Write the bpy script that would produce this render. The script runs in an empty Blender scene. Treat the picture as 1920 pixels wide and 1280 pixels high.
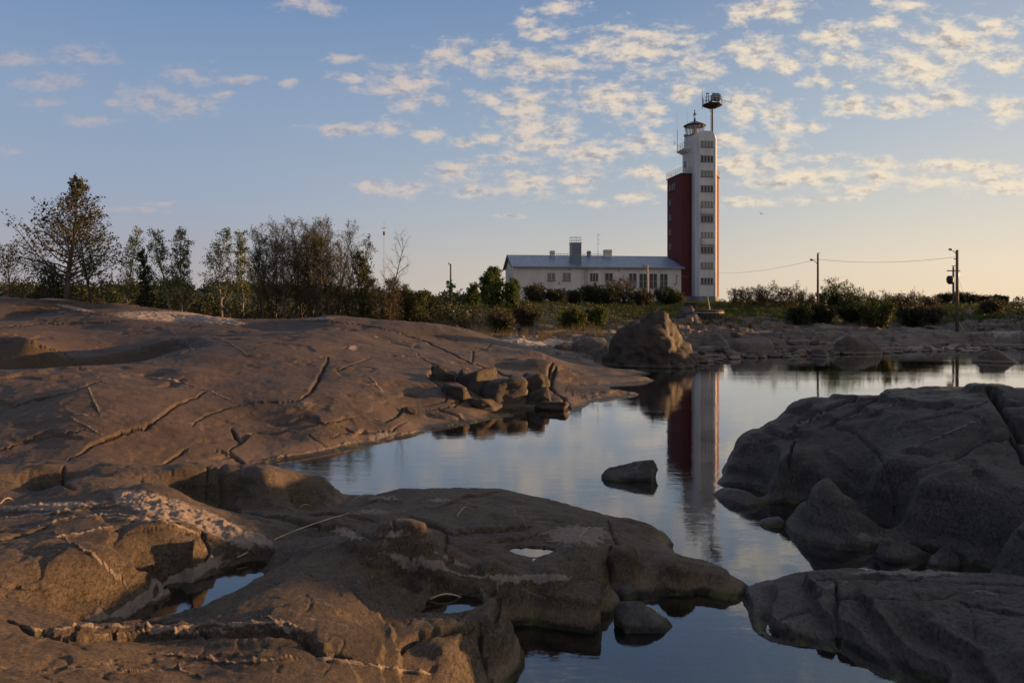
import bpy, bmesh, math, random
import numpy as np
from mathutils import Vector, Matrix
C = bpy.context.scene
COL = C.collection
F = 1386.667        # focal length in photo pixels (26 mm lens)
HZ = 577.0          # horizon row
H = 3.6             # eye height above the water
# ------------------------------------------------------------------ camera
cam_d = bpy.data.cameras.new('camera'); cam_d.lens = 26; cam_d.sensor_width = 36
cam_d.shift_y = -(640-HZ)/1920; cam_d.clip_start = .1; cam_d.clip_end = 20000
cam = bpy.data.objects.new('camera', cam_d); COL.objects.link(cam)
cam.location = (0, 0, H); cam.rotation_euler = (math.radians(90), 0, 0)
C.camera = cam
# ------------------------------------------------------------------ light
SUN_AZ, SUN_EL = 75.0, 5.8        # degrees right of the view direction, above the horizon
sd = bpy.data.lights.new('sun', 'SUN'); sd.energy = 5.0; sd.angle = math.radians(.55); sd.color = (1, .55, .235)
sun = bpy.data.objects.new('sun', sd); COL.objects.link(sun)
a, e = math.radians(SUN_AZ), math.radians(SUN_EL)
SDIR = Vector((math.sin(a)*math.cos(e), math.cos(a)*math.cos(e), math.sin(e)))
sun.rotation_euler = SDIR.to_track_quat('Z', 'Y').to_euler()
sun.location = SDIR*300
C.view_settings.view_transform = 'Standard'; C.view_settings.look = 'None'
C.view_settings.exposure = 1.05      # exposed for the dim evening rocks
DIM = 2**-C.view_settings.exposure; C.view_settings.gamma = 1
C.view_settings.use_curve_mapping = False
SKY_STRENGTH = .06

CLOUDS = [(25,113,42,15),(160,104,48,20),(95,153,58,13),(75,190,44,12),(165,228,40,9),(280,188,52,26),(345,196,48,20),(358,142,40,16),
(420,176,24,8),(455,152,45,10),(545,157,16,9),(645,113,34,9),(548,6,30,14),(604,12,28,14),(635,248,54,10),(660,148,34,9),(748,158,60,27),(800,155,26,14),
(775,192,48,16),(730,238,34,12),(800,248,38,11),(856,270,30,11),(760,352,66,12),(690,346,30,8),(240,390,60,5),(300,378,30,6),
(855,320,44,18),(890,356,40,9),(20,285,30,8),(210,195,24,10),(840,105,44,28),(925,108,44,27),(1015,128,78,28),(915,182,34,15),(985,200,62,36),
(1000,236,76,22),(1025,270,76,24),(950,303,44,12),(990,346,54,20),(1080,338,46,20),(1115,290,66,19),(1150,188,78,32),(1190,92,112,38),
(1200,62,52,18),(1200,266,56,18),(1225,205,30,30),(1280,167,32,18),(990,40,26,16),(1030,62,32,18),(1055,14,40,14),(1190,372,36,10),
(1215,322,40,14),(920,263,24,10),(1312,125,42,28),(1425,100,60,32),(1475,130,30,16),(1392,205,44,30),(1440,14,72,20),(1388,30,24,22),(1570,70,62,22),
(1562,112,54,14),(1455,215,38,20),(1525,157,32,14),(1602,200,42,20),(1590,160,12,7),(1720,128,74,42),(1800,80,86,40),(1660,44,30,14),
(1870,52,46,22),(1700,12,46,14),(1890,120,50,20),(1690,200,34,20),(1762,188,74,20),(1482,240,60,12),(1400,312,66,30),(1455,282,46,20),
(1378,265,34,15),(1510,332,84,18),(1544,297,36,9),(1650,308,56,12),(1815,316,130,13),(1875,345,76,22),(1740,342,66,12),(1440,346,54,10),
(1600,358,44,7),(1400,378,60,9),(1880,205,44,20),(1640,335,50,14),(1550,376,70,6),(955,408,36,5),(1120,375,50,7),(1265,345,40,10)]

def make_world():
    w = bpy.data.worlds.new('World'); C.world = w; w.use_nodes = True
    nt = w.node_tree; N = nt.nodes; L = nt.links
    for n in list(N): N.remove(n)
    def nd(t, **k):
        n = N.new(t)
        for q, v in k.items(): setattr(n, q, v)
        return n
    def mt(op, a, b=None, c=None, clamp=False):
        n = nd('ShaderNodeMath', operation=op, use_clamp=clamp)
        for i, v in enumerate((a, b, c)):
            if v is None: continue
            if isinstance(v, (int, float)): n.inputs[i].default_value = v
            else: L.new(v, n.inputs[i])
        return n.outputs[0]
    def vm(op, a, b=None):
        n = nd('ShaderNodeVectorMath', operation=op)
        for i, v in enumerate((a, b)):
            if v is None: continue
            if isinstance(v, (tuple, list)): n.inputs[i].default_value = v
            else: L.new(v, n.inputs[i])
        return n
    def ramp(f, a, b):
        n = nd('ShaderNodeMapRange', interpolation_type='SMOOTHSTEP'); L.new(f, n.inputs[0])
        n.inputs[1].default_value = a; n.inputs[2].default_value = b
        return n.outputs[0]
    sky = nd('ShaderNodeTexSky', sky_type='NISHITA', sun_disc=False, sun_elevation=math.radians(SUN_EL),
             sun_rotation=math.radians(SUN_AZ), air_density=1.0, dust_density=1.6, ozone_density=2.2, altitude=0)
    tc = nd('ShaderNodeTexCoord'); D = tc.outputs['Generated']
    sp = nd('ShaderNodeSeparateXYZ'); L.new(D, sp.inputs[0])
    x, y, z = sp.outputs
    ya = mt('MAXIMUM', mt('ABSOLUTE', y), .02)
    u = mt('DIVIDE', x, ya); v = mt('DIVIDE', z, ya)
    cb = nd('ShaderNodeCombineXYZ'); L.new(u, cb.inputs[0]); L.new(v, cb.inputs[1])
    uv = cb.outputs[0]
    # cloud-plane projection: noise grains shrink towards the horizon
    zi = mt('MAXIMUM', z, .02)
    za = mt('ADD', zi, .05)
    cp = nd('ShaderNodeCombineXYZ'); L.new(mt('DIVIDE', x, za), cp.inputs[0]); L.new(mt('DIVIDE', y, za), cp.inputs[1])
    P = cp.outputs[0]
    # warp of the blob outline
    sc = vm('MULTIPLY', uv, (1, 1.9, 1)).outputs[0]
    def noise(vec, scale, detail=6, rough=.6):
        n = nd('ShaderNodeTexNoise'); L.new(vec, n.inputs['Vector'])
        n.inputs['Scale'].default_value = scale; n.inputs['Detail'].default_value = detail; n.inputs['Roughness'].default_value = rough
        return n
    wn = noise(sc, 11, 3, .6)
    off = vm('MULTIPLY', vm('SUBTRACT', wn.outputs['Color'], (.5, .5, .5)).outputs[0], (.05, .028, 0)).outputs[0]
    uvw = vm('ADD', uv, off).outputs[0]
    cur = None
    for (cx, cy, rx, ry) in CLOUDS:
        s = vm('SUBTRACT', uvw, ((cx-960)/F, (HZ-cy)/F, 0)).outputs[0]
        l = vm('MULTIPLY', s, (F/rx, F/ry, 0)).outputs[0]
        n = vm('LENGTH', l).outputs['Value']
        cur = n if cur is None else mt('MINIMUM', cur, n)
    blob = mt('SUBTRACT', 1.0, cur)                                   # 1 in the middle, 0 on the outline
    blob = mt('MAXIMUM', blob, -1.2)
    # cloud field beyond the frame
    gen = noise(P, 1.1, 5, .55)
    gfac = mt('MULTIPLY', mt('SUBTRACT', gen.outputs['Fac'], .47), 6)
    above = ramp(v, .42, .55); side = ramp(mt('ABSOLUTE', u), .72, .9)
    outside = mt('MAXIMUM', above, side)
    mixf = mt('ADD', mt('MULTIPLY', blob, mt('SUBTRACT', 1, outside)), mt('MULTIPLY', gfac, outside))
    fine = noise(sc, 31, 9, .64); fine2 = noise(vm('ADD', sc, (3.1, 1.7, .4)).outputs[0], 75, 6, .65)
    nz = mt('ADD', mt('MULTIPLY', mt('SUBTRACT', fine.outputs['Fac'], .5), 4.2), mt('MULTIPLY', mt('SUBTRACT', fine2.outputs['Fac'], .5), 1.3))
    dens = mt('ADD', mixf, nz)
    mask = ramp(dens, -.55, 1.15)
    mask = mt('MULTIPLY', mask, ramp(v, .07, .16))
    # thinner on the left
    mask = mt('MULTIPLY', mask, mt('ADD', .55, mt('MULTIPLY', ramp(u, -.6, .1), .38)))
    # light: the side towards the sun is bright, thick middles are grey
    shift = noise(vm('ADD', sc, (.010, .014, 0)).outputs[0], 31, 9, .64)
    rel = mt('MULTIPLY', mt('SUBTRACT', fine.outputs['Fac'], shift.outputs['Fac']), 5.0)
    core = ramp(dens, .35, 1.7)
    lum = mt('ADD', mt('SUBTRACT', 1.0, mt('MULTIPLY', core, .62)), rel, clamp=True)
    rightness = ramp(u, -.7, .6)
    c1 = nd('ShaderNodeMix', data_type='RGBA'); L.new(rightness, c1.inputs[0])
    c1.inputs[6].default_value = (.56, .47, .47, 1); c1.inputs[7].default_value = (.93, .79, .60, 1)
    c2 = nd('ShaderNodeMix', data_type='RGBA'); L.new(rightness, c2.inputs[0])
    c2.inputs[6].default_value = (.31, .31, .40, 1); c2.inputs[7].default_value = (.42, .38, .37, 1)
    cc = nd('ShaderNodeMix', data_type='RGBA'); L.new(lum, cc.inputs[0]); L.new(c2.outputs[2], cc.inputs[6]); L.new(c1.outputs[2], cc.inputs[7])
    # evening air: warm band low down on the sun's side, blue overhead
    sa = mt('ADD', mt('MULTIPLY', x, SDIR.x), mt('MULTIPLY', y, SDIR.y))
    side2 = nd('ShaderNodeMapRange'); L.new(sa, side2.inputs[0]); side2.inputs[1].default_value = -.25; side2.inputs[2].default_value = .85
    def grad(stops):
        r = nd('ShaderNodeValToRGB'); L.new(mt('MULTIPLY', zi, 1.0), r.inputs[0]); el = r.color_ramp.elements
        lin = lambda c: tuple(((q/255+.055)/1.055)**2.4 for q in c)
        for i, (p, c) in enumerate(stops):
            q = el[i] if i < 2 else el.new(p)
            q.position = p
        for q, (p, c) in zip(el, stops): q.color = (*lin(c), 1)
        return r.outputs[0]
    gl_ = grad([(0,(180,172,172)),(.06,(172,170,178)),(.14,(156,170,192)),(.24,(142,163,191)),(.38,(114,144,186)),(1,(66,92,138))])
    gc_ = grad([(0,(214,200,182)),(.05,(204,196,186)),(.12,(182,188,194)),(.22,(157,175,195)),(.38,(122,148,184)),(1,(66,92,138))])
    gr_ = grad([(0,(246,222,186)),(.05,(242,224,198)),(.12,(218,214,204)),(.22,(190,198,206)),(.38,(156,172,192)),(1,(66,92,138))])
    def tri(a, b, f):
        n = nd('ShaderNodeMix', data_type='RGBA'); L.new(f, n.inputs[0]); L.new(a, n.inputs[6]); L.new(b, n.inputs[7]); return n.outputs[2]
    air = tri(gl_, gc_, ramp(sa, -.25, .36)); air = tri(air, gr_, ramp(sa, .3, .84))
    am = nd('ShaderNodeVectorMath', operation='SCALE'); L.new(air, am.inputs[0]); am.inputs['Scale'].default_value = DIM/SKY_STRENGTH
    skm = nd('ShaderNodeMix', data_type='RGBA'); skm.inputs[0].default_value = .95; L.new(sky.outputs[0], skm.inputs[6]); L.new(am.outputs[0], skm.inputs[7])
    bs = nd('ShaderNodeBackground'); L.new(skm.outputs[2], bs.inputs[0]); bs.inputs[1].default_value = SKY_STRENGTH
    bc = nd('ShaderNodeBackground'); L.new(cc.outputs[2], bc.inputs[0]); bc.inputs[1].default_value = DIM*.97
    mx = nd('ShaderNodeMixShader'); L.new(mask, mx.inputs[0]); L.new(bs.outputs[0], mx.inputs[1]); L.new(bc.outputs[0], mx.inputs[2])
    o = nd('ShaderNodeOutputWorld'); L.new(mx.outputs[0], o.inputs[0])
make_world()
C.world.cycles.sampling_method = 'NONE'
C.cycles.max_bounces = 8; C.cycles.diffuse_bounces = 2; C.cycles.glossy_bounces = 3; C.cycles.transmission_bounces = 3; C.cycles.transparent_max_bounces = 12

# ------------------------------------------------------------------ helpers
def tag(o, label=None, cat=None, group=None, kind=None):
    if label: o['label'] = label
    if cat: o['category'] = cat
    if group: o['group'] = group
    if kind: o['kind'] = kind
    return o
def empty(name, loc, rz=0, **k):
    o = bpy.data.objects.new(name, None); COL.objects.link(o); o.location = loc; o.rotation_euler = (0, 0, rz)
    o.empty_display_size = .3
    return tag(o, **k)
def link_mesh(name, me, mat, parent=None):
    o = bpy.data.objects.new(name, me); COL.objects.link(o)
    if mat is not None and not me.materials: me.materials.append(mat)
    if parent is not None: o.parent = parent
    return o
class MB:
    def __init__(s): s.v = []; s.f = []
    def box(s, x0, x1, y0, y1, z0, z1):
        b = len(s.v)
        s.v += [(x0,y0,z0),(x1,y0,z0),(x1,y1,z0),(x0,y1,z0),(x0,y0,z1),(x1,y0,z1),(x1,y1,z1),(x0,y1,z1)]
        s.f += [tuple(b+i for i in q) for q in ((3,2,1,0),(4,5,6,7),(0,1,5,4),(1,2,6,5),(2,3,7,6),(3,0,4,7))]
        return s
    def prism(s, poly, z0, z1):
        b = len(s.v); n = len(poly)
        s.v += [(x, y, z0) for x, y in poly] + [(x, y, z1) for x, y in poly]
        s.f += [tuple(range(b+n-1, b-1, -1)), tuple(range(b+n, b+2*n))]
        for i in range(n):
            j = (i+1) % n; s.f.append((b+i, b+j, b+n+j, b+n+i))
        return s
    def tube(s, pts, radii, n=4, cap=True):
        if not hasattr(radii, '__len__'): radii = [radii]*len(pts)
        pts = [Vector(p) for p in pts]; b = len(s.v)
        d0 = (pts[-1]-pts[0]).normalized()
        up = Vector((0, 0, 1)) if abs(d0.z) < .9 else Vector((1, 0, 0))
        for i, p in enumerate(pts):
            d = (pts[min(i+1, len(pts)-1)]-pts[max(i-1, 0)])
            if d.length < 1e-9: d = d0
            d.normalize()
            a = d.cross(up); a.normalize(); c = a.cross(d)
            for k in range(n):
                t = 2*math.pi*k/n
                q = p + a*(math.cos(t)*radii[i]) + c*(math.sin(t)*radii[i])
                s.v.append((q.x, q.y, q.z))
        for i in range(len(pts)-1):
            for k in range(n):
                k2 = (k+1) % n
                s.f.append((b+i*n+k, b+i*n+k2, b+(i+1)*n+k2, b+(i+1)*n+k))
        if cap:
            s.f.append(tuple(b+k for k in range(n-1, -1, -1))); s.f.append(tuple(b+(len(pts)-1)*n+k for k in range(n)))
        return s
    def lathe(s, prof, cx=0, cy=0, n=16):
        b = len(s.v)
        for r, z in prof:
            for k in range(n):
                t = 2*math.pi*k/n; s.v.append((cx+r*math.cos(t), cy+r*math.sin(t), z))
        for i in range(len(prof)-1):
            for k in range(n):
                k2 = (k+1) % n; s.f.append((b+i*n+k, b+i*n+k2, b+(i+1)*n+k2, b+(i+1)*n+k))
        s.f.append(tuple(b+k for k in range(n-1, -1, -1))); s.f.append(tuple(b+(len(prof)-1)*n+k for k in range(n)))
        return s
    def build(s, name, mat, parent=None, smooth=False):
        me = bpy.data.meshes.new(name); me.from_pydata(s.v, [], s.f); me.update()
        if smooth: me.shade_smooth()
        return link_mesh(name, me, mat, parent)
def copy_tree(o, parent=None):
    c = o.copy(); COL.objects.link(c); c.parent = parent
    for ch in list(o.children): copy_tree(ch, c)
    return c
# numpy value noise
def _h(ix, iy, iz, seed):
    n = (ix.astype(np.int64)*374761393 + iy.astype(np.int64)*668265263 + iz.astype(np.int64)*2147483647 + seed*1274126177) & 0xffffffff
    n = ((n ^ (n >> 13))*1274126177) & 0xffffffff
    n = ((n ^ (n >> 16))*2246822519) & 0xffffffff
    return ((n ^ (n >> 15)) & 0xffff)/65535.0
def vnoise(x, y, z, seed=0):
    ix, iy, iz = np.floor(x), np.floor(y), np.floor(z)
    fx, fy, fz = x-ix, y-iy, z-iz
    fx, fy, fz = [t*t*t*(t*(t*6-15)+10) for t in (fx, fy, fz)]
    r = 0
    for dx in (0, 1):
        for dy in (0, 1):
            for dz in (0, 1):
                w = (fx if dx else 1-fx)*(fy if dy else 1-fy)*(fz if dz else 1-fz)
                r = r + w*_h(ix+dx, iy+dy, iz+dz, seed)
    return r*2-1
def fbm(x, y, z, sc, oct=5, seed=0, gain=.5):
    r = 0; a = 1; s = sc
    for i in range(oct):
        r = r + a*vnoise(x*s+7.3*i, y*s-3.1*i, z*s+1.7*i, seed+i); a *= gain; s *= 2.03
    return r
def px(x, y, z):
    return 960+F*x/y, HZ-F*(z-H)/y
def W(p, q, z):       # photo pixel + height above water -> world
    Y = (H-z)*F/(q-HZ); return ((p-960)/F*Y, Y, z)
def D(p, q, Y):       # photo pixel + distance -> world
    return ((p-960)/F*Y, Y, H-(q-HZ)*Y/F)
def rbf(ctrl, X, Y, c):
    P = np.array(ctrl, float); n = len(P)
    d = np.sqrt((P[:, None, 0]-P[None, :, 0])**2 + (P[:, None, 1]-P[None, :, 1])**2 + c*c)
    A = np.zeros((n+3, n+3)); A[:n, :n] = d + np.eye(n)*(-1e-3); A[:n, n] = 1; A[:n, n+1] = P[:, 0]; A[:n, n+2] = P[:, 1]; A[n:, :n] = A[:n, n:].T
    b = np.zeros(n+3); b[:n] = P[:, 2]
    w = np.linalg.lstsq(A, b, rcond=None)[0]
    out = w[n] + w[n+1]*X + w[n+2]*Y
    for i in range(n): out = out + w[i]*np.sqrt((X-P[i, 0])**2 + (Y-P[i, 1])**2 + c*c)
    return out
def seg_dist(X, Y, pts):
    best = np.full(X.shape, 1e9); side = np.zeros(X.shape); tt = np.zeros(X.shape)
    n = len(pts)-1
    for i in range(n):
        ax, ay = pts[i][:2]; bx, by = pts[i+1][:2]
        dx, dy = bx-ax, by-ay; l2 = dx*dx+dy*dy+1e-12
        t = np.clip(((X-ax)*dx+(Y-ay)*dy)/l2, 0, 1)
        ex, ey = X-ax-t*dx, Y-ay-t*dy
        d = np.hypot(ex, ey); m = d < best
        best = np.where(m, d, best); side = np.where(m, np.sign(dx*(Y-ay)-dy*(X-ax)), side); tt = np.where(m, (i+t)/n, tt)
    return best, side, tt

# ------------------------------------------------------------------ materials
def new_mat(name):
    m = bpy.data.materials.new(name); m.use_nodes = True
    nt = m.node_tree; b = nt.nodes['Principled BSDF']
    return m, nt, b
class NT:
    def __init__(s, nt): s.nt = nt; s.N = nt.nodes; s.L = nt.links
    def nd(s, t, **k):
        n = s.N.new(t)
        for q, v in k.items(): setattr(n, q, v)
        return n
    def put(s, v, sock):
        if isinstance(v, (int, float, tuple, list)): sock.default_value = v
        else: s.L.new(v, sock)
    def math(s, op, a, b=0, clamp=False):
        n = s.nd('ShaderNodeMath', operation=op, use_clamp=clamp); s.put(a, n.inputs[0]); s.put(b, n.inputs[1]); return n.outputs[0]
    def noise(s, vec, scale, detail=5, rough=.6, out='Fac'):
        n = s.nd('ShaderNodeTexNoise'); s.L.new(vec, n.inputs['Vector']); n.inputs['Scale'].default_value = scale
        n.inputs['Detail'].default_value = detail; n.inputs['Roughness'].default_value = rough; return n.outputs[out]
    def ramp(s, f, a, b, lo=0., hi=1.):
        n = s.nd('ShaderNodeMapRange', interpolation_type='SMOOTHSTEP'); s.put(f, n.inputs[0])
        for i, v in enumerate((a, b, lo, hi)): n.inputs[1+i].default_value = v
        return n.outputs[0]
    def mix(s, f, a, b, bt='MIX'):
        n = s.nd('ShaderNodeMix', data_type='RGBA', blend_type=bt); s.put(f, n.inputs[0]); s.put(a, n.inputs[6]); s.put(b, n.inputs[7]); return n.outputs[2]
    def vmul(s, v, t):
        n = s.nd('ShaderNodeVectorMath', operation='MULTIPLY'); s.L.new(v, n.inputs[0]); n.inputs[1].default_value = t; return n.outputs[0]
def c4(r, g, b): return (r, g, b, 1)
def rock_mat(name, base, light, dark, pale=(.27, .215, .175), scale=1., bump=.6, speck=.8, spec=.20, rough=.62, wet=True):
    base, light, dark = [tuple(q*(.53, .49, .43)[i] for i, q in enumerate(t)) for t in (base, light, dark)]
    m, nt, b = new_mat(name); T = NT(nt)
    geo = T.nd('ShaderNodeNewGeometry'); pos = geo.outputs['Position']
    big = T.noise(pos, .55*scale, 5, .6); mid = T.noise(pos, 3.2*scale, 6, .65); fine = T.noise(pos, 38*scale, 5, .75); sp = T.noise(pos, 140*scale, 2, .8)
    col = T.mix(T.ramp(big, .35, .65), c4(*base), c4(*light))
    col = T.mix(T.ramp(mid, .48, .72, 0, .75), col, c4(*dark))
    st = T.noise(T.vmul(pos, (.7, .5, 3.8)), 3.4*scale, 8, .7)
    col = T.mix(T.ramp(st, .50, .68, 0, .75), col, c4(light[0]*1.6, light[1]*1.45, light[2]*1.4))
    col = T.mix(T.ramp(fine, .38, .62, 0, speck), T.mix(.5, col, c4(*dark)), T.mix(.55, col, c4(*[q*1.5 for q in light])))
    col = T.mix(T.ramp(sp, .60, .70, 0, .5), col, c4(*[min(1, q*2.2) for q in light]))
    col = T.mix(T.ramp(sp, .42, .34, 0, .55), col, c4(*[q*.4 for q in dark]))
    # lichen and rust stains
    li = T.noise(pos, 6.5*scale, 7, .75)
    col = T.mix(T.ramp(li, .63, .70, 0, .45), col, c4(base[0]*.45, base[1]*.45, base[2]*.42))
    rs = T.noise(pos, 2.1*scale, 6, .7)
    col = T.mix(T.ramp(rs, .60, .78, 0, .4), col, c4(base[0]*1.25, base[1]*.95, base[2]*.62))
    pt = T.noise(pos, 1.05*scale, 8, .72)
    col = T.mix(T.ramp(pt, .52, .60, 0, .45), col, c4(*[q*1.0 for q in dark]))
    pt2 = T.noise(T.vmul(pos, (1.7, .8, 1)), 17*scale, 6, .8)
    col = T.mix(T.ramp(pt2, .54, .62, 0, .8), col, c4(*[q*.8 for q in dark]))
    col = T.mix(T.ramp(pt2, .45, .38, 0, .55), col, c4(*[min(1, q*1.5) for q in light]))
    ls = T.nd('ShaderNodeTexVoronoi'); T.L.new(pos, ls.inputs['Vector']); ls.inputs['Scale'].default_value = 5.5*scale
    lc = T.nd('ShaderNodeSeparateColor'); T.L.new(ls.outputs['Color'], lc.inputs[0])
    lw = T.math('ADD', ls.outputs['Distance'], T.math('MULTIPLY', T.math('SUBTRACT', fine, .5), .28))
    lm = T.math('MULTIPLY', T.ramp(lw, .26, .16), T.ramp(lc.outputs[0], .78, .80))
    col = T.mix(T.math('MULTIPLY', lm, T.ramp(T.noise(pos, .8, 3, .6), .45, .6, 0, .6)), col, c4(light[0]*1.5, light[1]*1.65, light[2]*1.6))
    # thin pale quartz veins
    vw = T.nd('ShaderNodeTexVoronoi', feature='DISTANCE_TO_EDGE')
    dv = T.nd('ShaderNodeVectorMath', operation='ADD'); T.L.new(pos, dv.inputs[0])
    wv = T.nd('ShaderNodeVectorMath', operation='SCALE'); T.L.new(T.noise(pos, 1.3, 4, .6, 'Color'), wv.inputs[0]); wv.inputs['Scale'].default_value = .8
    T.L.new(wv.outputs[0], dv.inputs[1]); T.L.new(dv.outputs[0], vw.inputs['Vector']); vw.inputs['Scale'].default_value = .32*scale
    vein = T.math('MULTIPLY', T.ramp(vw.outputs['Distance'], .008, .002), T.ramp(T.noise(pos, .9, 3, .5), .52, .62))
    col = T.mix(T.math('MULTIPLY', vein, .35), col, c4(*pale))
    at = T.nd('ShaderNodeAttribute', attribute_name='pale')
    pn = T.math('ADD', T.math('MULTIPLY', at.outputs['Fac'], 1.7), T.math('MULTIPLY', T.math('SUBTRACT', T.noise(pos, 7*scale, 9, .8), .5), 4.2))
    pf = T.math('MULTIPLY', T.ramp(pn, .55, 1.1), T.ramp(at.outputs['Fac'], .02, .2))
    pcol = T.mix(T.noise(pos, 22*scale, 5, .7), c4(*[q*.45 for q in pale]), c4(*[min(1, q*1.5) for q in pale]))
    col = T.mix(pf, col, pcol)
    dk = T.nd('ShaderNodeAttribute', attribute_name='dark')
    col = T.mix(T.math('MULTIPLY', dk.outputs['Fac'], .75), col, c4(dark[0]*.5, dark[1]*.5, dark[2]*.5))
    if wet:   # pale dried ring above the wet belt
        sy = T.nd('ShaderNodeSeparateXYZ'); T.L.new(pos, sy.inputs[0])
        zr_ = T.math('ADD', sy.outputs[2], T.math('MULTIPLY', T.math('SUBTRACT', T.noise(pos, 2.2, 6, .7), .5), .22))
        ring = T.math('MULTIPLY', T.ramp(zr_, .04, .09), T.ramp(zr_, .26, .14))
        col = T.mix(T.math('MULTIPLY', ring, .55), col, c4(*[min(1, q*1.9) for q in light]))
    if wet:   # wet algae belt at the waterline
        sz = T.nd('ShaderNodeSeparateXYZ'); T.L.new(pos, sz.inputs[0])
        zz = T.math('ADD', sz.outputs[2], T.math('MULTIPLY', T.math('SUBTRACT', T.noise(pos, 4, 4, .6), .5), .07))
        col = T.mix(T.ramp(zz, .085, .03, 0, .9), col, T.mix(T.ramp(T.noise(pos, 3, 4, .6), .52, .6), c4(.016, .015, .011), c4(.055, .062, .014)))
        col = T.mix(T.ramp(zz, -.04, -.25, 0, .9), col, c4(.03, .026, .012))
        T.L.new(T.ramp(zz, .10, .02, rough, .38), b.inputs['Roughness'])
    else: b.inputs['Roughness'].default_value = rough
    T.L.new(col, b.inputs['Base Color']); b.inputs['Specular IOR Level'].default_value = spec
    hgt = T.math('ADD', T.math('MULTIPLY', mid, .5), T.math('ADD', T.math('MULTIPLY', fine, .35), T.math('MULTIPLY', sp, .10)))
    hgt = T.math('ADD', hgt, T.math('MULTIPLY', T.ramp(pt2, .5, .68), -.35))
    hgt = T.math('ADD', hgt, T.math('MULTIPLY', pf, T.math('MULTIPLY', T.noise(pos, 16*scale, 6, .8), 1.6)))
    hgt = T.math('ADD', hgt, T.math('MULTIPLY', T.noise(T.vmul(pos, (1, .3, 4)), 11*scale, 5, .7), .35))
    bp = T.nd('ShaderNodeBump'); bp.inputs['Strength'].default_value = bump; bp.inputs['Distance'].default_value = .05/scale
    T.L.new(hgt, bp.inputs['Height']); T.L.new(bp.outputs[0], b.inputs['Normal'])
    return m
def simple_mat(name, col, rough=.6, metal=0., var=.25, scale=2., bump=.0, stretch=(1, 1, 1), spec=.3, col2=None):
    m, nt, b = new_mat(name); T = NT(nt)
    tc = T.nd('ShaderNodeTexCoord'); v = T.vmul(tc.outputs['Object'], stretch)
    n = T.noise(v, scale, 6, .65); n2 = T.noise(v, scale*9, 4, .7)
    c2 = col2 or tuple(q*(1-var*1.6) for q in col)
    cc = T.mix(T.ramp(n, .35, .7), c4(*col), c4(*c2))
    cc = T.mix(T.ramp(n2, .45, .75, 0, .5), cc, c4(*[q*(1-var) for q in c2]))
    T.L.new(cc, b.inputs['Base Color']); b.inputs['Roughness'].default_value = rough; b.inputs['Metallic'].default_value = metal
    b.inputs['Specular IOR Level'].default_value = spec
    if bump:
        bp = T.nd('ShaderNodeBump'); bp.inputs['Strength'].default_value = bump; bp.inputs['Distance'].default_value = .03
        T.L.new(n2, bp.inputs['Height']); T.L.new(bp.outputs[0], b.inputs['Normal'])
    return m
def leaf_mat(name, col, col2, trans=.35):
    m, nt, b = new_mat(name); T = NT(nt)
    geo = T.nd('ShaderNodeNewGeometry'); n = T.noise(geo.outputs['Position'], .8, 3, .6)
    rnd = geo.outputs['Random Per Island']
    cc = T.mix(rnd, c4(*col), c4(*col2)); cc = T.mix(T.ramp(n, .4, .65, 0, .5), cc, c4(*[q*.6 for q in col]))
    T.L.new(cc, b.inputs['Base Color']); b.inputs['Roughness'].default_value = .6; b.inputs['Specular IOR Level'].default_value = .2
    tr = T.nd('ShaderNodeBsdfTranslucent'); T.L.new(cc, tr.inputs[0])
    mx = T.nd('ShaderNodeMixShader'); mx.inputs[0].default_value = trans
    T.L.new(b.outputs[0], mx.inputs[1]); T.L.new(tr.outputs[0], mx.inputs[2])
    T.L.new(mx.outputs[0], nt.nodes['Material Output'].inputs['Surface'])
    return m
M = {}
M['rock'] = rock_mat('rock', (.118, .088, .066), (.165, .125, .094), (.055, .044, .037))
M['rock_fore'] = rock_mat('rock_fore', (.112, .088, .062), (.185, .145, .105), (.042, .036, .032), scale=1.6, bump=.8)
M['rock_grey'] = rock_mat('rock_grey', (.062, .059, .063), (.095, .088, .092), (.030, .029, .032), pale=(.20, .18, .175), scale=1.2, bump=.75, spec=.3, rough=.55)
M['rock_far'] = rock_mat('rock_far', (.19, .165, .155), (.31, .265, .245), (.075, .065, .062), pale=(.36, .31, .27), scale=.5, bump=.6)
M['stone'] = rock_mat('stone', (.095, .08, .07), (.19, .155, .13), (.05, .043, .04), scale=.8, bump=.5)
M['boulder'] = rock_mat('boulder', (.062, .053, .048), (.125, .103, .086), (.032, .028, .026), scale=.9, bump=.9)
M['stone_pink'] = rock_mat('stone_pink', (.20, .145, .12), (.27, .20, .165), (.10, .08, .07), scale=.8, bump=.4)
M['bark'] = simple_mat('bark', (.10, .08, .062), .9, var=.3, scale=3, bump=.5)
M['bark_dark'] = simple_mat('bark_dark', (.075, .058, .045), .9, var=.3, scale=3, bump=.5)
M['birch_bark'] = simple_mat('birch_bark', (.30, .27, .23), .8, var=.4, scale=4, bump=.3, col2=(.09, .075, .06))
M['leaf_olive'] = leaf_mat('leaf_olive', (.050, .066, .018), (.080, .085, .022))
M['leaf_green'] = leaf_mat('leaf_green', (.060, .095, .020), (.10, .13, .028))
M['leaf_dark'] = leaf_mat('leaf_dark', (.024, .036, .012), (.045, .050, .018), .15)
M['leaf_brown'] = leaf_mat('leaf_brown', (.060, .050, .026), (.085, .070, .032), .25)
M['leaf_brown2'] = leaf_mat('leaf_brown2', (.044, .046, .018), (.065, .062, .022), .25)
M['needle'] = leaf_mat('needle', (.020, .030, .014), (.038, .045, .016), .1)
M['grass'] = leaf_mat('grass', (.065, .095, .018), (.11, .12, .030), .4)
M['dry_grass'] = leaf_mat('dry_grass', (.20, .15, .07), (.28, .22, .11), .3)
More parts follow.
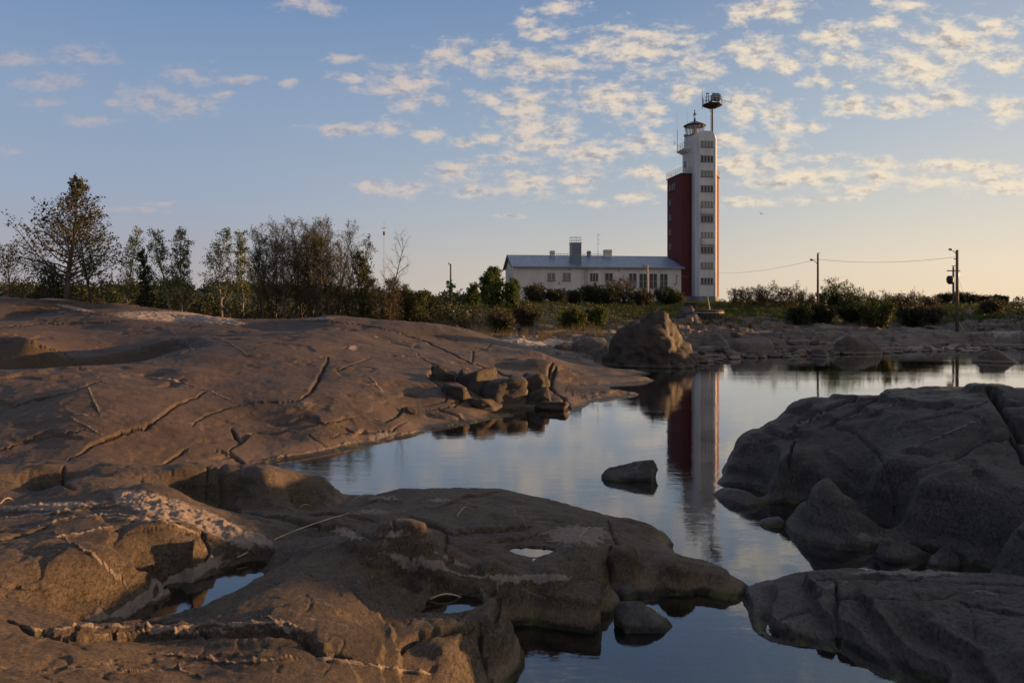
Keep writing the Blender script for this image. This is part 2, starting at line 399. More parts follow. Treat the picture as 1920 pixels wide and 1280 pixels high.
M['white_wall'] = simple_mat('white_wall', (.54, .535, .53), .85, var=.16, scale=.8, bump=.08, stretch=(1, 1, .16))
M['cream_wall'] = simple_mat('cream_wall', (.60, .55, .49), .85, var=.13, scale=.5, bump=.1, stretch=(1, 1, .4))
M['red_wall'] = simple_mat('red_wall', (.10, .024, .024), .85, var=.14, scale=.5, bump=.08, stretch=(1, 1, .3))
M['plinth'] = simple_mat('plinth', (.20, .20, .20), .9, var=.25, scale=1, bump=.2)
M['roof_metal'] = simple_mat('roof_metal', (.24, .31, .40), .42, metal=.35, var=.12, scale=.5, spec=.5)
M['grey_metal'] = simple_mat('grey_metal', (.17, .20, .23), .5, metal=.3, var=.15, scale=1, spec=.5)
M['dark_metal'] = simple_mat('dark_metal', (.045, .04, .04), .55, metal=.4, var=.3, scale=3)
M['rust_metal'] = simple_mat('rust_metal', (.10, .06, .04), .7, metal=.2, var=.3, scale=3)
M['rail'] = simple_mat('rail', (.34, .30, .25), .6, var=.2, scale=2)
M['frame'] = simple_mat('frame', (.36, .34, .31), .6, var=.1, scale=2)
M['frame_dark'] = simple_mat('frame_dark', (.06, .055, .05), .6, var=.1, scale=2)
M['pole_wood'] = simple_mat('pole_wood', (.17, .12, .08), .85, var=.3, scale=3, bump=.3, stretch=(4, 4, .5))
M['wood_weathered'] = simple_mat('wood_weathered', (.075, .058, .045), .85, var=.35, scale=3, bump=.5, stretch=(3, 3, .6))
M['wood_pale'] = simple_mat('wood_pale', (.45, .34, .22), .8, var=.2, scale=4, bump=.2)
M['copper_roof'] = simple_mat('copper_roof', (.035, .055, .10), .45, metal=.2, var=.3, scale=2)
M['cable'] = simple_mat('cable', (.10, .085, .07), .6, var=.1)
M['straw'] = simple_mat('straw', (.50, .40, .24), .75, var=.25, scale=8)
M['bird'] = simple_mat('bird', (.25, .24, .24), .8, var=.3, scale=8)
M['soil'] = simple_mat('soil', (.05, .045, .022), .95, var=.35, scale=.6, bump=.8, col2=(.03, .032, .014))
m, nt, b = new_mat('window_glass'); b.inputs['Base Color'].default_value = (.03, .035, .035, 1); b.inputs['Roughness'].default_value = .08
b.inputs['Specular IOR Level'].default_value = .25; M['glass'] = m
m, nt, b = new_mat('curtained_glass'); b.inputs['Base Color'].default_value = (.10, .095, .075, 1); b.inputs['Roughness'].default_value = .25
b.inputs['Coat Weight'].default_value = .6; b.inputs['Coat Roughness'].default_value = .05; M['glass_curtain'] = m
m, nt, b = new_mat('clear_glass'); T = NT(nt)
tr = T.nd('ShaderNodeBsdfTransparent'); tr.inputs[0].default_value = (.75, .78, .78, 1)
gl = T.nd('ShaderNodeBsdfGlossy'); gl.inputs['Roughness'].default_value = .05
mx = T.nd('ShaderNodeMixShader'); mx.inputs[0].default_value = .12; T.L.new(tr.outputs[0], mx.inputs[1]); T.L.new(gl.outputs[0], mx.inputs[2])
T.L.new(mx.outputs[0], nt.nodes['Material Output'].inputs['Surface']); M['clear_glass'] = m
m, nt, b = new_mat('lamp_lens'); b.inputs['Base Color'].default_value = (.45, .25, .10, 1); b.inputs['Roughness'].default_value = .1; M['lens'] = m
def water_mat():
    m, nt, b = new_mat('water'); T = NT(nt); nt.nodes.remove(b)
    geo = T.nd('ShaderNodeNewGeometry'); pos = geo.outputs['Position']
    n1 = T.noise(T.vmul(pos, (1.0, 1.9, 1)), 1.6, 4, .5); n2 = T.noise(T.vmul(pos, (1.1, 2.6, 1)), 5.5, 4, .55); n3 = T.noise(T.vmul(pos, (.8, 2.2, 1)), 15, 4, .55)
    calm = T.ramp(T.noise(T.vmul(pos, (.35, 1, 1)), .22, 3, .5), .38, .66, .35, 1.3)
    hh = T.math('ADD', T.math('MULTIPLY', n1, .42), T.math('ADD', T.math('MULTIPLY', n2, .11), T.math('MULTIPLY', n3, .034)))
    hh = T.math('MULTIPLY', hh, calm)
    bp = T.nd('ShaderNodeBump'); bp.inputs['Strength'].default_value = 1; bp.inputs['Distance'].default_value = .008
    T.L.new(hh, bp.inputs['Height'])
    fr = T.nd('ShaderNodeFresnel'); fr.inputs['IOR'].default_value = 1.95; T.L.new(bp.outputs[0], fr.inputs['Normal'])
    gl = T.nd('ShaderNodeBsdfGlossy'); gl.inputs['Roughness'].default_value = .015; T.L.new(bp.outputs[0], gl.inputs['Normal'])
    gl.inputs['Color'].default_value = (1, 1, 1, 1)
    tr = T.nd('ShaderNodeBsdfTransparent'); tr.inputs[0].default_value = (.42, .36, .22, 1)
    mx = T.nd('ShaderNodeMixShader'); T.L.new(T.math('MULTIPLY', fr.outputs[0], 1.28, True), mx.inputs[0])
    T.L.new(tr.outputs[0], mx.inputs[1]); T.L.new(gl.outputs[0], mx.inputs[2])
    T.L.new(mx.outputs[0], nt.nodes['Material Output'].inputs['Surface'])
    return m
M['water'] = water_mat()
# ------------------------------------------------------------------ the setting: water, seabed, land
def grid_mesh(name, X, Y, Z, mat, attrs=None, keep=None, smooth=True):
    ny, nx = Z.shape
    idx = np.arange(nx*ny).reshape(ny, nx)
    q = np.stack([idx[:-1, :-1], idx[:-1, 1:], idx[1:, 1:], idx[1:, :-1]], -1).reshape(-1, 4)
    if keep is not None:
        k = keep.ravel(); q = q[k[q].any(1)]
        used = np.unique(q); remap = np.full(nx*ny, -1); remap[used] = np.arange(len(used)); q = remap[q]
    else: used = np.arange(nx*ny)
    co = np.stack([X.ravel(), Y.ravel(), Z.ravel()], -1)[used]
    me = bpy.data.meshes.new(name)
    me.vertices.add(len(co)); me.vertices.foreach_set('co', co.astype(np.float32).ravel())
    me.loops.add(len(q)*4); me.loops.foreach_set('vertex_index', q.astype(np.int32).ravel())
    me.polygons.add(len(q)); me.polygons.foreach_set('loop_start', np.arange(0, len(q)*4, 4, dtype=np.int32))
    me.polygons.foreach_set('loop_total', np.full(len(q), 4, dtype=np.int32))
    me.update(calc_edges=True); me.validate()
    for n, v in (attrs or {}).items():
        at = me.attributes.new(n, 'FLOAT', 'POINT'); at.data.foreach_set('value', v.ravel()[used].astype(np.float32))
    if smooth: me.shade_smooth()
    return link_mesh(name, me, mat)
def flat(name, z, s, mat):
    me = bpy.data.meshes.new(name); me.from_pydata([(-s, -s, z), (s, -s, z), (s, s, z), (-s, s, z)], [], [(0, 1, 2, 3)])
    return link_mesh(name, me, mat)
tag(flat('water', 0, 6000, M['water']), kind='structure', label='calm inlet and sea reflecting the evening sky and the tower')
mb = simple_mat('seabed', (.12, .105, .045), .9, var=.45, scale=.9, col2=(.04, .042, .016))
tag(flat('seabed', -1.1, 6000, mb), kind='structure')

def sstep(x, a, b):
    t = np.clip((x-a)/(b-a), 0, 1); return t*t*(3-2*t)
def shore(X):
    return np.interp(X, [-200, -10, 2, 8, 12, 17, 21.4, 26.5, 31.3, 37.8, 45.5, 50, 56, 100, 200, 500], [43, 43, 43.5, 46.5, 48.5, 53.5, 55, 57.5, 58.7, 62, 65, 58, 50, 48, 90, 250])
def land_base(X, Y):
    d = Y - shore(X)
    z = np.interp(d, [-14, -4, 0, 4, 9, 16, 24, 34, 50, 80, 200, 600, 1500], [-2.4, -.8, .0, .38, .8, 1.35, 2.15, 2.9, 3.7, 4.55, 4.9, 4.4, 3.0])
    z = z + 5.2*sstep(X-.70*Y, 4, 11)*sstep(Y, 47, 54)*(1-sstep(Y, 74, 90))*(1-sstep(X, 95, 130)) + 1.5*sstep(-X, 14, 38)*sstep(d, 4, 22)  # first bump: unseen hill right of the frame, added to shade the far shore
    return z, d
def land(X, Y, fine=True):
    z, d = land_base(X, Y)
    s = 1/3.2
    n = fbm(X*.6, Y, 0*X, .12, 4, 11)*.38 + fbm(X*.35, Y, 0*X, .42, 5, 12)*.42
    rocky = sstep(d, -1, 2)*(1-sstep(d, 24, 34))
    z = z + n*sstep(d, -2, 8)*(.45+.55*rocky)
    if fine:
        # ledges: terraces on the bare rock
        st = .5; k = (z+.25*vnoise(X*.12, Y*.12, X*0, 5))/st; fr = k-np.floor(k)
        zt = (np.floor(k)+sstep(fr, .55, .95))*st
        z = z + (zt-k*st)*rocky*.95*sstep(fbm(X, Y, 0*X, .07, 2, 31), -.5, .0)
        z = z + fbm(X*.5, Y, 0*X, 1.3, 5, 13)*.13*rocky
        st = .34; k = (z+.05*X*np.sin(.05*X)-.02*Y+.5*st*fbm(X*.7, Y, 0*X, .5, 3, 15))/st; fr = k-np.floor(k)
        z = z + (sstep(fr, .80, .95)-fr)*st*.95*rocky*sstep(fbm(X*.5, Y, 0*X, .16, 3, 16), -.25, .05)
        r = 1-np.abs(fbm(X*.6, Y, 0*X, .35, 3, 14)); z = z-np.clip(r-.86, 0, 1)*2.6*rocky
    return z
def gz(x, y):
    return float(land(np.array([float(x)]), np.array([float(y)]))[0])
us = np.concatenate([np.linspace(-900, 60, 70), np.linspace(70, 860, 160), np.linspace(862, 1960, 540), np.linspace(1970, 2900, 80)]); ys = np.concatenate([np.geomspace(38, 110, 340), np.geomspace(111, 1400, 130)])
U, Yg = np.meshgrid(us, ys); Xg = (U-960)/F*Yg
Zg = land(Xg, Yg)
P, Q = px(Xg, Yg, Zg)
pale = np.zeros_like(Zg)
for (cx, cy, rx, ry, s) in [(1000,640,90,14,.9),(960,655,60,9,.7),(1560,612,60,6,.5),(1720,600,30,7,.7),(1330,594,30,6,.6),(1885,625,60,12,.7),(1800,575,60,5,1),(1840,590,50,8,.6),(1450,660,150,9,.5),(1000,612,80,5,.4)]:
    pale = np.maximum(pale, s*np.clip(1.2-np.hypot((P-cx)/rx, (Q-cy)/ry), 0, 1))
_, dsh = land_base(Xg, Yg)
gm, gnt, gb = new_mat('ground'); T = NT(gnt)
# rock near the shore, soil and turf farther up
rk = M['rock_far']
def ground_mat():
    m = rk.copy(); m.name = 'ground'; nt = m.node_tree; T = NT(nt)
    b = [n for n in nt.nodes if n.type == 'BSDF_PRINCIPLED'][0]
    src = b.inputs['Base Color'].links[0].from_socket
    at = T.nd('ShaderNodeAttribute', attribute_name='soil'); geo = T.nd('ShaderNodeNewGeometry')
    n = T.noise(geo.outputs['Position'], .7, 6, .7); n2 = T.noise(geo.outputs['Position'], 5, 5, .7)
    f = T.ramp(T.math('ADD', at.outputs['Fac'], T.math('MULTIPLY', T.math('SUBTRACT', n, .5), .9)), .42, .58)
    soil = T.mix(T.ramp(n2, .35, .7), c4(.040, .050, .016), c4(.085, .07, .032))
    T.L.new(T.mix(f, src, soil), b.inputs['Base Color']); return m
bpy.data.materials.remove(gm)
M['ground'] = ground_mat()
soil = sstep(dsh, 20, 34)
soil = np.maximum(soil, sstep(-Xg, 5, 16)*sstep(dsh, 6, 16))
tag(grid_mesh('ground', Xg, Yg, Zg, M['ground'], {'pale': pale, 'soil': soil}, keep=Zg > -1.3), kind='structure', label='rocky shore rising to dark heath ground')

# ------------------------------------------------------------------ bedrock outcrops
OUT = {}
def densify(pts, step=9, jit=1.6, seed=0):
    r = random.Random(seed); o = []
    for (a, b), (c, d) in zip(pts[:-1], pts[1:]):
        n = max(1, int(math.hypot(c-a, d-b)/step))
        for i in range(n):
            t = i/n; o.append((a+(c-a)*t+r.uniform(-jit, jit), b+(d-b)*t+r.uniform(-jit, jit)*.7))
    o.append(pts[-1]); return o
def outcrop(name, ctrl, pr, yr, n, mat, c, noise, cracks=(), pale=(), dark=(), seed=0, cut=-.55, label=None, extra=None, facet=0, **kw):
    nx, ny = n
    us = np.linspace(pr[0], pr[1], nx); ys = np.geomspace(yr[0], yr[1], ny)
    U, Y = np.meshgrid(us, ys); X = (U-960)/F*Y
    Z = rbf(ctrl, X, Y, c)
    if extra: Z = extra(X, Y, Z)
    Z0 = Z
    for (amp, sc, oc) in noise:
        Z = Z + amp*fbm(X, Y, Z0*.8, sc, oc, seed+int(sc*10))
    if facet:   # gentle glacial creases
        r = 1-np.abs(fbm(X*.8, Y, Z0, .55, 3, seed+77)); Z = Z - facet*np.clip(r-.80, 0, 1)*5*.2
        r = 1-np.abs(fbm(X, Y*.7, Z0, 1.9, 4, seed+78)); Z = Z - facet*.12*np.clip(r-.84, 0, 1)*6
        Z = Z + facet*.05*fbm(X*.35+Y*.2, Y*1.6-X*.5, Z0*6, 3.1, 4, seed+79)
        wear = np.clip(fbm(X, Y, Z0, .9, 3, seed+80)-.1, 0, 1); Z = Z - wear*facet*.10*(.5+.5*np.abs(fbm(X, Y, Z0, 7, 3, seed+81)))
    if kw.get('layers'):
        st, ax, ay, am_, lo_ = kw['layers']
        k = (Z + ax*X + ay*Y + st*.55*fbm(X, Y, Z0, .9, 3, seed+40))/st; fr = k-np.floor(k)
        msk = sstep(fbm(X, Y, Z0, .55, 3, seed+41), lo_, lo_+.3)*sstep(Z, .0, .12)
        Z = Z + (sstep(fr, .72, .93)-fr)*st*am_*msk
    P, Q = px(X, Y, Z)
    flatP, flatQ, fX, fY = P.ravel(), Q.ravel(), X.ravel(), Y.ravel()
    vis = Z.ravel() > -.3
    def find(p, q):
        d = np.hypot(flatP-p, flatQ-q); d[~vis] = 1e9
        m = d.min(); cand = np.where(d < m+2.0)[0]
        return cand[np.argmin(fY[cand])]
    dz = np.zeros_like(Z); dk = np.zeros_like(Z)
    for ci, (pts, wd, dp, stp) in enumerate(cracks):
        wp = []
        for (p, q) in densify(pts, seed=ci+seed):
            i = find(p, q); wp.append((fX[i], fY[i]))
        wp = np.array(wp); mg = wd*14
        m = (X > wp[:, 0].min()-mg) & (X < wp[:, 0].max()+mg) & (Y > wp[:, 1].min()-mg) & (Y < wp[:, 1].max()+mg)
        if not m.any(): continue
        d, s, t = seg_dist(X[m], Y[m], wp)
        wv = wd*(.55+.75*(.5+.5*vnoise(X[m]*2.2, Y[m]*2.2, X[m]*0, ci)))*np.clip(np.minimum(t, 1-t)*7+.25, 0, 1)
        g = np.exp(-(d/np.maximum(wv*.72, 1e-4))**1.35)
        lip = np.exp(-((d-2.2*wv)/np.maximum(1.6*wv, 1e-4))**2)*.0
        dz[m] += -dp*g + stp*s*np.exp(-d/(wd*5))*.5*np.clip(np.minimum(t, 1-t)*6, 0, 1) + lip
    Z = Z + dz
    P, Q = px(X, Y, Z)
    pl = np.zeros_like(Z)
    for (cx, cy, rx, ry, s, ang) in pale:
        a = math.radians(ang); ex, ey = P-cx, Q-cy
        pl = np.maximum(pl, s*np.clip(1.25-np.hypot((ex*math.cos(a)+ey*math.sin(a))/rx, (-ex*math.sin(a)+ey*math.cos(a))/ry), 0, 1))
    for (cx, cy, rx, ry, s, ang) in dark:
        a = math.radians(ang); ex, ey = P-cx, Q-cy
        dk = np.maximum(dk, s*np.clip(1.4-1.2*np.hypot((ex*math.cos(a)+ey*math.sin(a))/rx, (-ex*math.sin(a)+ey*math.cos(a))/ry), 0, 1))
    for vi, (pts, wd, sv) in enumerate(kw.get('veins', ())):
        wp = np.array([(fX[i], fY[i]) for i in (find(p, q) for p, q in densify(pts, seed=vi+90, jit=1.0))])
        m = (X > wp[:, 0].min()-wd*6) & (X < wp[:, 0].max()+wd*6) & (Y > wp[:, 1].min()-wd*6) & (Y < wp[:, 1].max()+wd*6)
        d, _, t = seg_dist(X[m], Y[m], wp)
        pl[m] = np.maximum(pl[m], sv*np.exp(-(d/(wd*(.6+.6*np.abs(vnoise(X[m]*5, Y[m]*5, X[m]*0, vi)))))**2)*np.clip(np.minimum(t, 1-t)*6+.3, 0, 1))
    # rubble on the pale quartz
    Z = Z + np.clip(pl, 0, 1)*(np.abs(fbm(X, Y, Z0, 6.0, 3, seed+5))*.05 + np.abs(fbm(X, Y, Z0, 16.0, 2, seed+6))*.02)*kw.get('rubble', 1)
    OUT[name+str(seed)] = (X, Y, Z)
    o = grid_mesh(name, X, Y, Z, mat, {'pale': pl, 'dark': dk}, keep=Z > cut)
    tag(o, label=label, cat='rock outcrop')
    return o
K = 1.3846
def Dk(p, q, y): return D(p, q, y*K)
def Wk(p, q, z): return W(p, q, z*K)
def G(p, Y, z): return ((p-960)/F*Y, Y, z)

dome = [Dk(*t) for t in [(-400,548,41),(-200,550,41),(0,556,40),(100,561,40),(200,567,38),(300,583,36),(380,593,34),(450,600,33),(520,597,33),(600,593,32),(700,602,32),(800,607,32),(870,618,32),
 (920,634,32),(965,648,31),(1015,663,29),(1036,679,26),(0,600,30),(100,585,33),(200,597,31),(300,600,32)]]
dome += [W(*t) for t in [(0,890,.42),(0,860,.52),(0,800,.87),(0,740,1.37),(0,706,1.7),(60,697,1.75),(100,690,1.78),(200,692,1.72),(290,700,1.55),(20,682,1.5),(100,668,1.5),(180,662,1.5),(245,682,1.52),
 (0,650,2.0),(60,640,2.15),(100,628,2.3),(160,616,2.45),(220,626,2.25),(230,609,2.65),(330,607,2.62),(450,605,2.6),(0,612,2.5),(120,600,2.75),(300,640,2.1),(340,690,1.68),(300,662,1.9),
 (150,890,.38),(150,860,.52),(150,800,.88),(150,740,1.38),(300,875,.2),(300,830,.5),(300,800,.72),(300,740,1.2),(420,868,.1),(420,820,.4),(420,760,.86),(400,700,1.5),(400,640,2.2),
 (500,850,.12),(500,830,.22),(500,790,.52),(500,745,.98),(500,700,1.4),(500,660,1.9),(500,630,2.25),(560,612,2.5),(620,828,.15),(620,805,.34),(620,785,.52),(620,745,.9),(620,700,1.3),(620,660,1.75),(650,625,2.3),
 (700,805,.16),(700,780,.4),(700,745,.76),(700,710,1.12),(700,670,1.5),(700,640,1.85),(780,790,.12),(780,760,.4),(800,720,.85),(790,690,1.15),(780,655,1.55),(860,775,.2),(865,735,.6),(880,700,.95),(870,665,1.3),(840,640,1.7),
 (950,750,.2),(950,720,.48),(950,690,.78),(930,660,1.2),(990,700,.7),(1010,712,.58),(1020,740,.3),
 (450,879,0),(520,864,0),(600,850,0),(700,829,0),(760,817,0),(850,798,0),(975,781,.0),(935,775,.02),(1000,770,0),(1050,768,0),(1088,764,0),(1145,747,0),(1192,738,0),(1218,712,0),(1220,700,0),
 (1100,745,.09),(1060,740,.15),(1080,715,.22),(1130,715,.18),(1180,715,.08),(1070,690,.3),(1130,695,.2),(1190,695,.07),(1050,702,.28),(350,885,.1),(880,788,.06)]]
dome += [G(*t) for t in [(500,14.6,-.9),(600,16.3,-.9),(700,17.5,-.9),(850,20,-1),(1000,22,-.9),(1100,24,-.9),(1200,27,-.9),(1240,32,-.8),(1260,38,-.9),(1250,45,-.7),(1150,48,-.2),(1050,48,.3),(960,52,.8),(800,58,1.3),(600,60,1.8),(450,60,2.0),(300,66,2.4),(0,72,3),(-400,72,3),(-400,40,3),(-400,25,2.4),(-400,17,1.4),(300,13.4,-.6),(100,13,-.5)]]
dcr = [([(0,770),(55,751),(120,737),(157,722),(197,711)],.035,.07,.03),
 ([(126,864),(175,832),(219,815),(270,801),(303,777),(335,755),(368,744),(392,728)],.04,.09,.05),
 ([(0,841),(55,826),(109,815),(160,804)],.03,.06,.02),
 ([(361,795),(386,777),(419,764),(474,753),(547,750),(565,748)],.035,.07,.03),
 ([(565,748),(583,733),(598,711),(609,686),(616,668)],.07,.16,.04),
 ([(634,693),(667,679),(693,669)],.04,.08,.03),
 ([(306,870),(328,855),(352,839)],.04,.10,.04),([(452,877),(456,866),(434,850),(405,843)],.05,.08,-.08),
 ([(434,802),(445,821),(456,828)],.06,.14,0),([(430,843),(456,828),(474,808),(510,815),(547,806),(572,800),(620,790),(667,781)],.06,.12,-.16),
 ([(600,791),(647,784),(669,779),(724,790),(746,779),(760,760),(804,757),(837,751),(842,738)],.06,.15,-.12),
 ([(698,627),(746,642),(782,660),(786,669)],.05,.07,-.10),([(786,669),(815,684),(804,709),(840,728)],.10,.30,-.2),
 ([(746,622),(804,640),(855,664),(884,678),(935,695),(979,717)],.06,.16,.06),([(888,655),(886,677)],.05,.10,0),([(925,641),(912,652),(888,656)],.04,.08,0),
 ([(1036,678),(1025,709),(990,713),(979,717)],.08,.25,-.15),([(1042,686),(1030,722),(1056,746),(1068,764)],.10,.25,0),
 ([(640,800),(672,812),(735,806),(760,790)],.04,.08,.03),([(820,765),(850,775),(868,786)],.05,.12,0),([(690,722),(705,738),(722,745)],.02,.03,.0),
 ([(170,752),(190,775)],.02,.03,0),([(60,640),(120,660),(150,690)],.04,.08,.04),([(0,612),(90,604),(190,604),(240,598)],.06,.1,.08),([(30,585),(150,583),(215,592)],.05,.08,.05),
 ([(560,628),(640,640),(700,652)],.03,.04,0),([(540,595),(600,600),(680,607),(740,618)],.07,.12,.06),([(620,820),(660,806)],.03,.06,0),([(230,560),(330,592),(460,606)],.06,.1,-.05),
 ([(580,815),(600,826),(612,836)],.03,.06,0),([(300,668),(330,664),(375,648)],.03,.05,.02),([(460,655),(510,640)],.03,.04,0),([(885,735),(850,760),(800,768)],.04,.1,0)]
dcr = [(a, w*.7, d*1.5, st*.7) for a, w, d, st in dcr]
def hollow(X, Y, Z):
    w = .16*fbm(X, Y, 0*X, .25, 3, 61)
    d = np.hypot((X+19.6)/(7.6), (Y-28.2-.18*(X+19))/5.0) + w
    return Z - 1.35*(1-sstep(d, .66, 1.0))
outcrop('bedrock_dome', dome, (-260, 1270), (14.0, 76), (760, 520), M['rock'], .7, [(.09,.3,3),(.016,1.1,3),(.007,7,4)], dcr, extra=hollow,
 pale=[(330,594,120,10,1.5,2),(400,601,70,6,1.2,6),(60,558,130,3.5,1.2,3),(240,567,70,2.5,1,8),(140,578,40,4,1.1,12),(715,818,35,9,.9,-12),(1050,690,8,10,.5,0),(1180,692,40,5,.7,12),(568,757,10,14,.55,60),(660,652,10,5,1.1,0),(590,598,50,3,.8,-3),(1190,735,40,5,.4,-30)],
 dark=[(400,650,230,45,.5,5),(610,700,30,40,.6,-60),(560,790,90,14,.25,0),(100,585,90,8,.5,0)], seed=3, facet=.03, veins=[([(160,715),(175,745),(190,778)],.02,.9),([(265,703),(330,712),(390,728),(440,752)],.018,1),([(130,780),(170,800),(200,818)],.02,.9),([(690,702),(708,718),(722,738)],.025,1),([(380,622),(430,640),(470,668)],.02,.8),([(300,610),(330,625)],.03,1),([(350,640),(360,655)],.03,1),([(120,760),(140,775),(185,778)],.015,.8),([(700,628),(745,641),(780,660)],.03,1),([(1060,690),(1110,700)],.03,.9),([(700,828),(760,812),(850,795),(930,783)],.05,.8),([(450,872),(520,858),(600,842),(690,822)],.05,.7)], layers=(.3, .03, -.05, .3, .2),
 label='broad smooth brown rock dome with long cracks along the left shore, sunlit from the right')

fore = [Wk(*t) for t in [(0,872,.75),(100,870,.76),(200,872,.74),(270,873,.7),(350,878,.66),(480,888,.6),(560,895,.46),(620,906,.3),(690,925,.06),(484,956,.31),(440,948,.31),(400,938,.32),(350,930,.38),(320,926,.46),(560,946,.2),(640,938,.08),(520,900,.52),(430,900,.52),(440,925,.38),
 (80,925,.5),(0,945,.62),(30,905,.66),(130,902,.68),(200,930,.66),(280,906,.75),(370,940,.56),(330,918,.7),
 (200,945,.74),(300,955,.74),(380,985,.63),(450,1000,.55),(500,1015,.5),(40,955,.72),(0,965,.7),
 (60,990,.82),(0,1015,.84),(150,972,.84),(220,970,.82),(300,985,.77),(370,1010,.67),(395,1040,.55),(100,1060,.8),(200,1050,.76),(300,1060,.64),(380,1070,.46),(300,1097,.46),(200,1147,.47),(100,1150,.66),(0,1130,.78),(150,1158,.5),
 (350,1082,.42),(240,1142,.42),(405,1060,.43),(460,1050,.44),(400,1090,.34),(335,1120,.34),(300,1143,.36),(440,1070,.36),
 (480,1085,.43),(400,1125,.45),(300,1158,.45),(520,1055,.46),(600,1060,.6),(680,1068,.56),(560,1100,.61),(450,1130,.6),(600,1120,.62),(700,1130,.52),(780,1150,.40),(500,1160,.63),(650,1170,.6),(300,1178,.6),(200,1172,.57),(720,1200,.52),
 (690,1045,.6),(770,1015,.68),(730,1025,.66),(830,1042,.56),(880,1065,.45),(930,1080,.41),(760,1060,.50),(780,1100,.40),(830,1132,.32),(890,1135,.34),(900,1100,.41),(940,1130,.37),(880,1162,.41),(930,1170,.34),
 (730,918,.3),(860,916,.34),(940,917,.32),(1060,945,.26),(1130,965,.21),(1240,990,.14),(1250,1020,.09),(800,950,.42),(700,960,.45),(900,960,.42),(1000,970,.36),(1100,1000,.30),(1200,1010,.2),(650,1000,.52),(740,988,.45),(790,975,.48),(850,1000,.43),(740,955,.40),(860,975,.39),(640,960,.44),(690,1000,.50),(600,1000,.44),(620,980,.50),(560,1010,.50),
 (930,1040,.39),(990,1036,.31),(1000,1020,.33),(1060,1020,.33),(1150,1035,.25),(870,1035,.40),(960,1060,.38),(1050,1060,.36),(1130,1050,.29),(960,1100,.29),(1050,1095,.29),(1125,1085,.25),(950,1172,.02),(1050,1178,-.02),(1120,1165,-.02),(1155,1115,-.02),(1165,1060,.16),
 (820,1190,.44),(760,1212,.42),(860,1232,.35),(880,1180,.38),(940,1162,.32),(965,1195,.16),(987,1225,-.02),(960,1285,-.02),(900,1280,.15),(800,1280,.32),(905,1215,.27),
 (100,1200,.78),(0,1200,.86),(300,1225,.62),(550,1200,.61),(200,1280,.86),(500,1280,.70),(700,1280,.50),(0,1280,1.0),(400,1245,.66),(620,1235,.58),
 (0,1520,1.35),(600,1500,.95),(850,1500,.4),(-300,870,.8),(-300,1000,1.05),(-300,1280,1.3),(-300,930,.9)]]
fore += [W(*t) for t in [(1200,1045,.27),(1215,1085,.16),(1180,1095,.10),(1260,1065,.24),(1290,1085,.15),(1330,1082,.18),(1380,1103,.10),(1265,1032,.0),(1320,1060,0),(1385,1086,0),(1185,1116,0),(1245,1116,0),(1310,1112,0),(1400,1120,0)]]
fore += [G(*t) for t in [(1100,7.4,-.55),(1050,6.9,-.55),(1030,6.3,-.55),(1000,5.4,-.5),(950,4.2,-.5),(1180,7.9,-.5),(1250,8.3,-.45),(1350,8.5,-.5),(1430,8,-.8),(1200,6.5,-.9),(1320,11.3,-.5),(1400,11,-.6),(1250,12.6,-.4),(1310,12,-.55),(1280,13.2,-.6),(1120,14,-.55),(950,14.9,-.6),(820,15.2,-.6),(710,15.6,-.5),(-300,16,.2),(0,16,-.3),(200,16,-.4),(400,15,-.4),(550,15.2,-.5),(650,15.5,-.5),(620,14.4,-.2)]]
fcr = [([(15,1158),(60,1180),(150,1192),(230,1187),(330,1186),(420,1180),(500,1178),(560,1182),(582,1200),(600,1222),(660,1235)],.05,.09,.05),
 ([(0,1096),(60,1100),(100,1112),(135,1122),(200,1126)],.018,.03,.02),([(120,872),(118,905),(140,915)],.03,.08,0),([(545,920),(548,940),(560,950)],.03,.05,.03),
 ([(900,1172),(903,1210),(915,1250),(925,1280)],.035,.12,0),([(750,1215),(790,1188),(860,1175),(890,1172)],.03,.08,.04),
 ([(390,930),(450,955),(520,965),(600,985)],.06,.09,.05),([(380,1000),(392,1030),(385,1050)],.03,.06,.04),
 ([(820,950),(870,930),(940,918)],.025,.04,.03),([(770,965),(850,995),(930,990),(1000,985)],.05,.04,.05),([(680,1052),(760,1060),(860,1090),(930,1105)],.04,.07,.04),
 ([(840,1000),(835,1030),(850,1050)],.04,.05,.03),([(940,1100),(935,1140),(925,1175)],.04,.08,.04),([(955,1090),(1030,1098),(1110,1088)],.03,.05,-.03),
 ([(1145,1020),(1150,1060),(1130,1100)],.04,.08,.03),([(1140,975),(1150,1000),(1170,1040)],.03,.05,.03),([(240,1000),(300,985),(380,1000),(420,1030)],.02,.03,.03),([(0,1010),(40,1002),(90,985)],.03,.05,.03),
 ([(50,1258),(200,1240),(400,1225),(560,1230)],.012,.012,.01),([(600,990),(640,985),(700,1005),(740,1000)],.04,.05,.03),([(560,965),(640,960),(700,975)],.03,.05,.02),([(900,1015),(960,1010),(1010,1000)],.03,.03,.02),([(200,1172),(260,1165),(330,1168)],.03,.05,.02)]
def basins(X, Y, Z):
    for (pts, z, rad, dep) in [([(300,1145),(380,1105),(470,1062)], .385*K, .20, .13), ([(830,1130),(870,1132)], .32*K, .17, .12), ([(975,1034),(1015,1036)], .30*K, .16, .08)]:
        wp = [W(p, q, z) for p, q in pts]; d, _, _ = seg_dist(X, Y, wp)
        Z = np.where(d < rad*3, np.minimum(Z, z-dep+(d/rad)**2*dep), Z)
    return Z
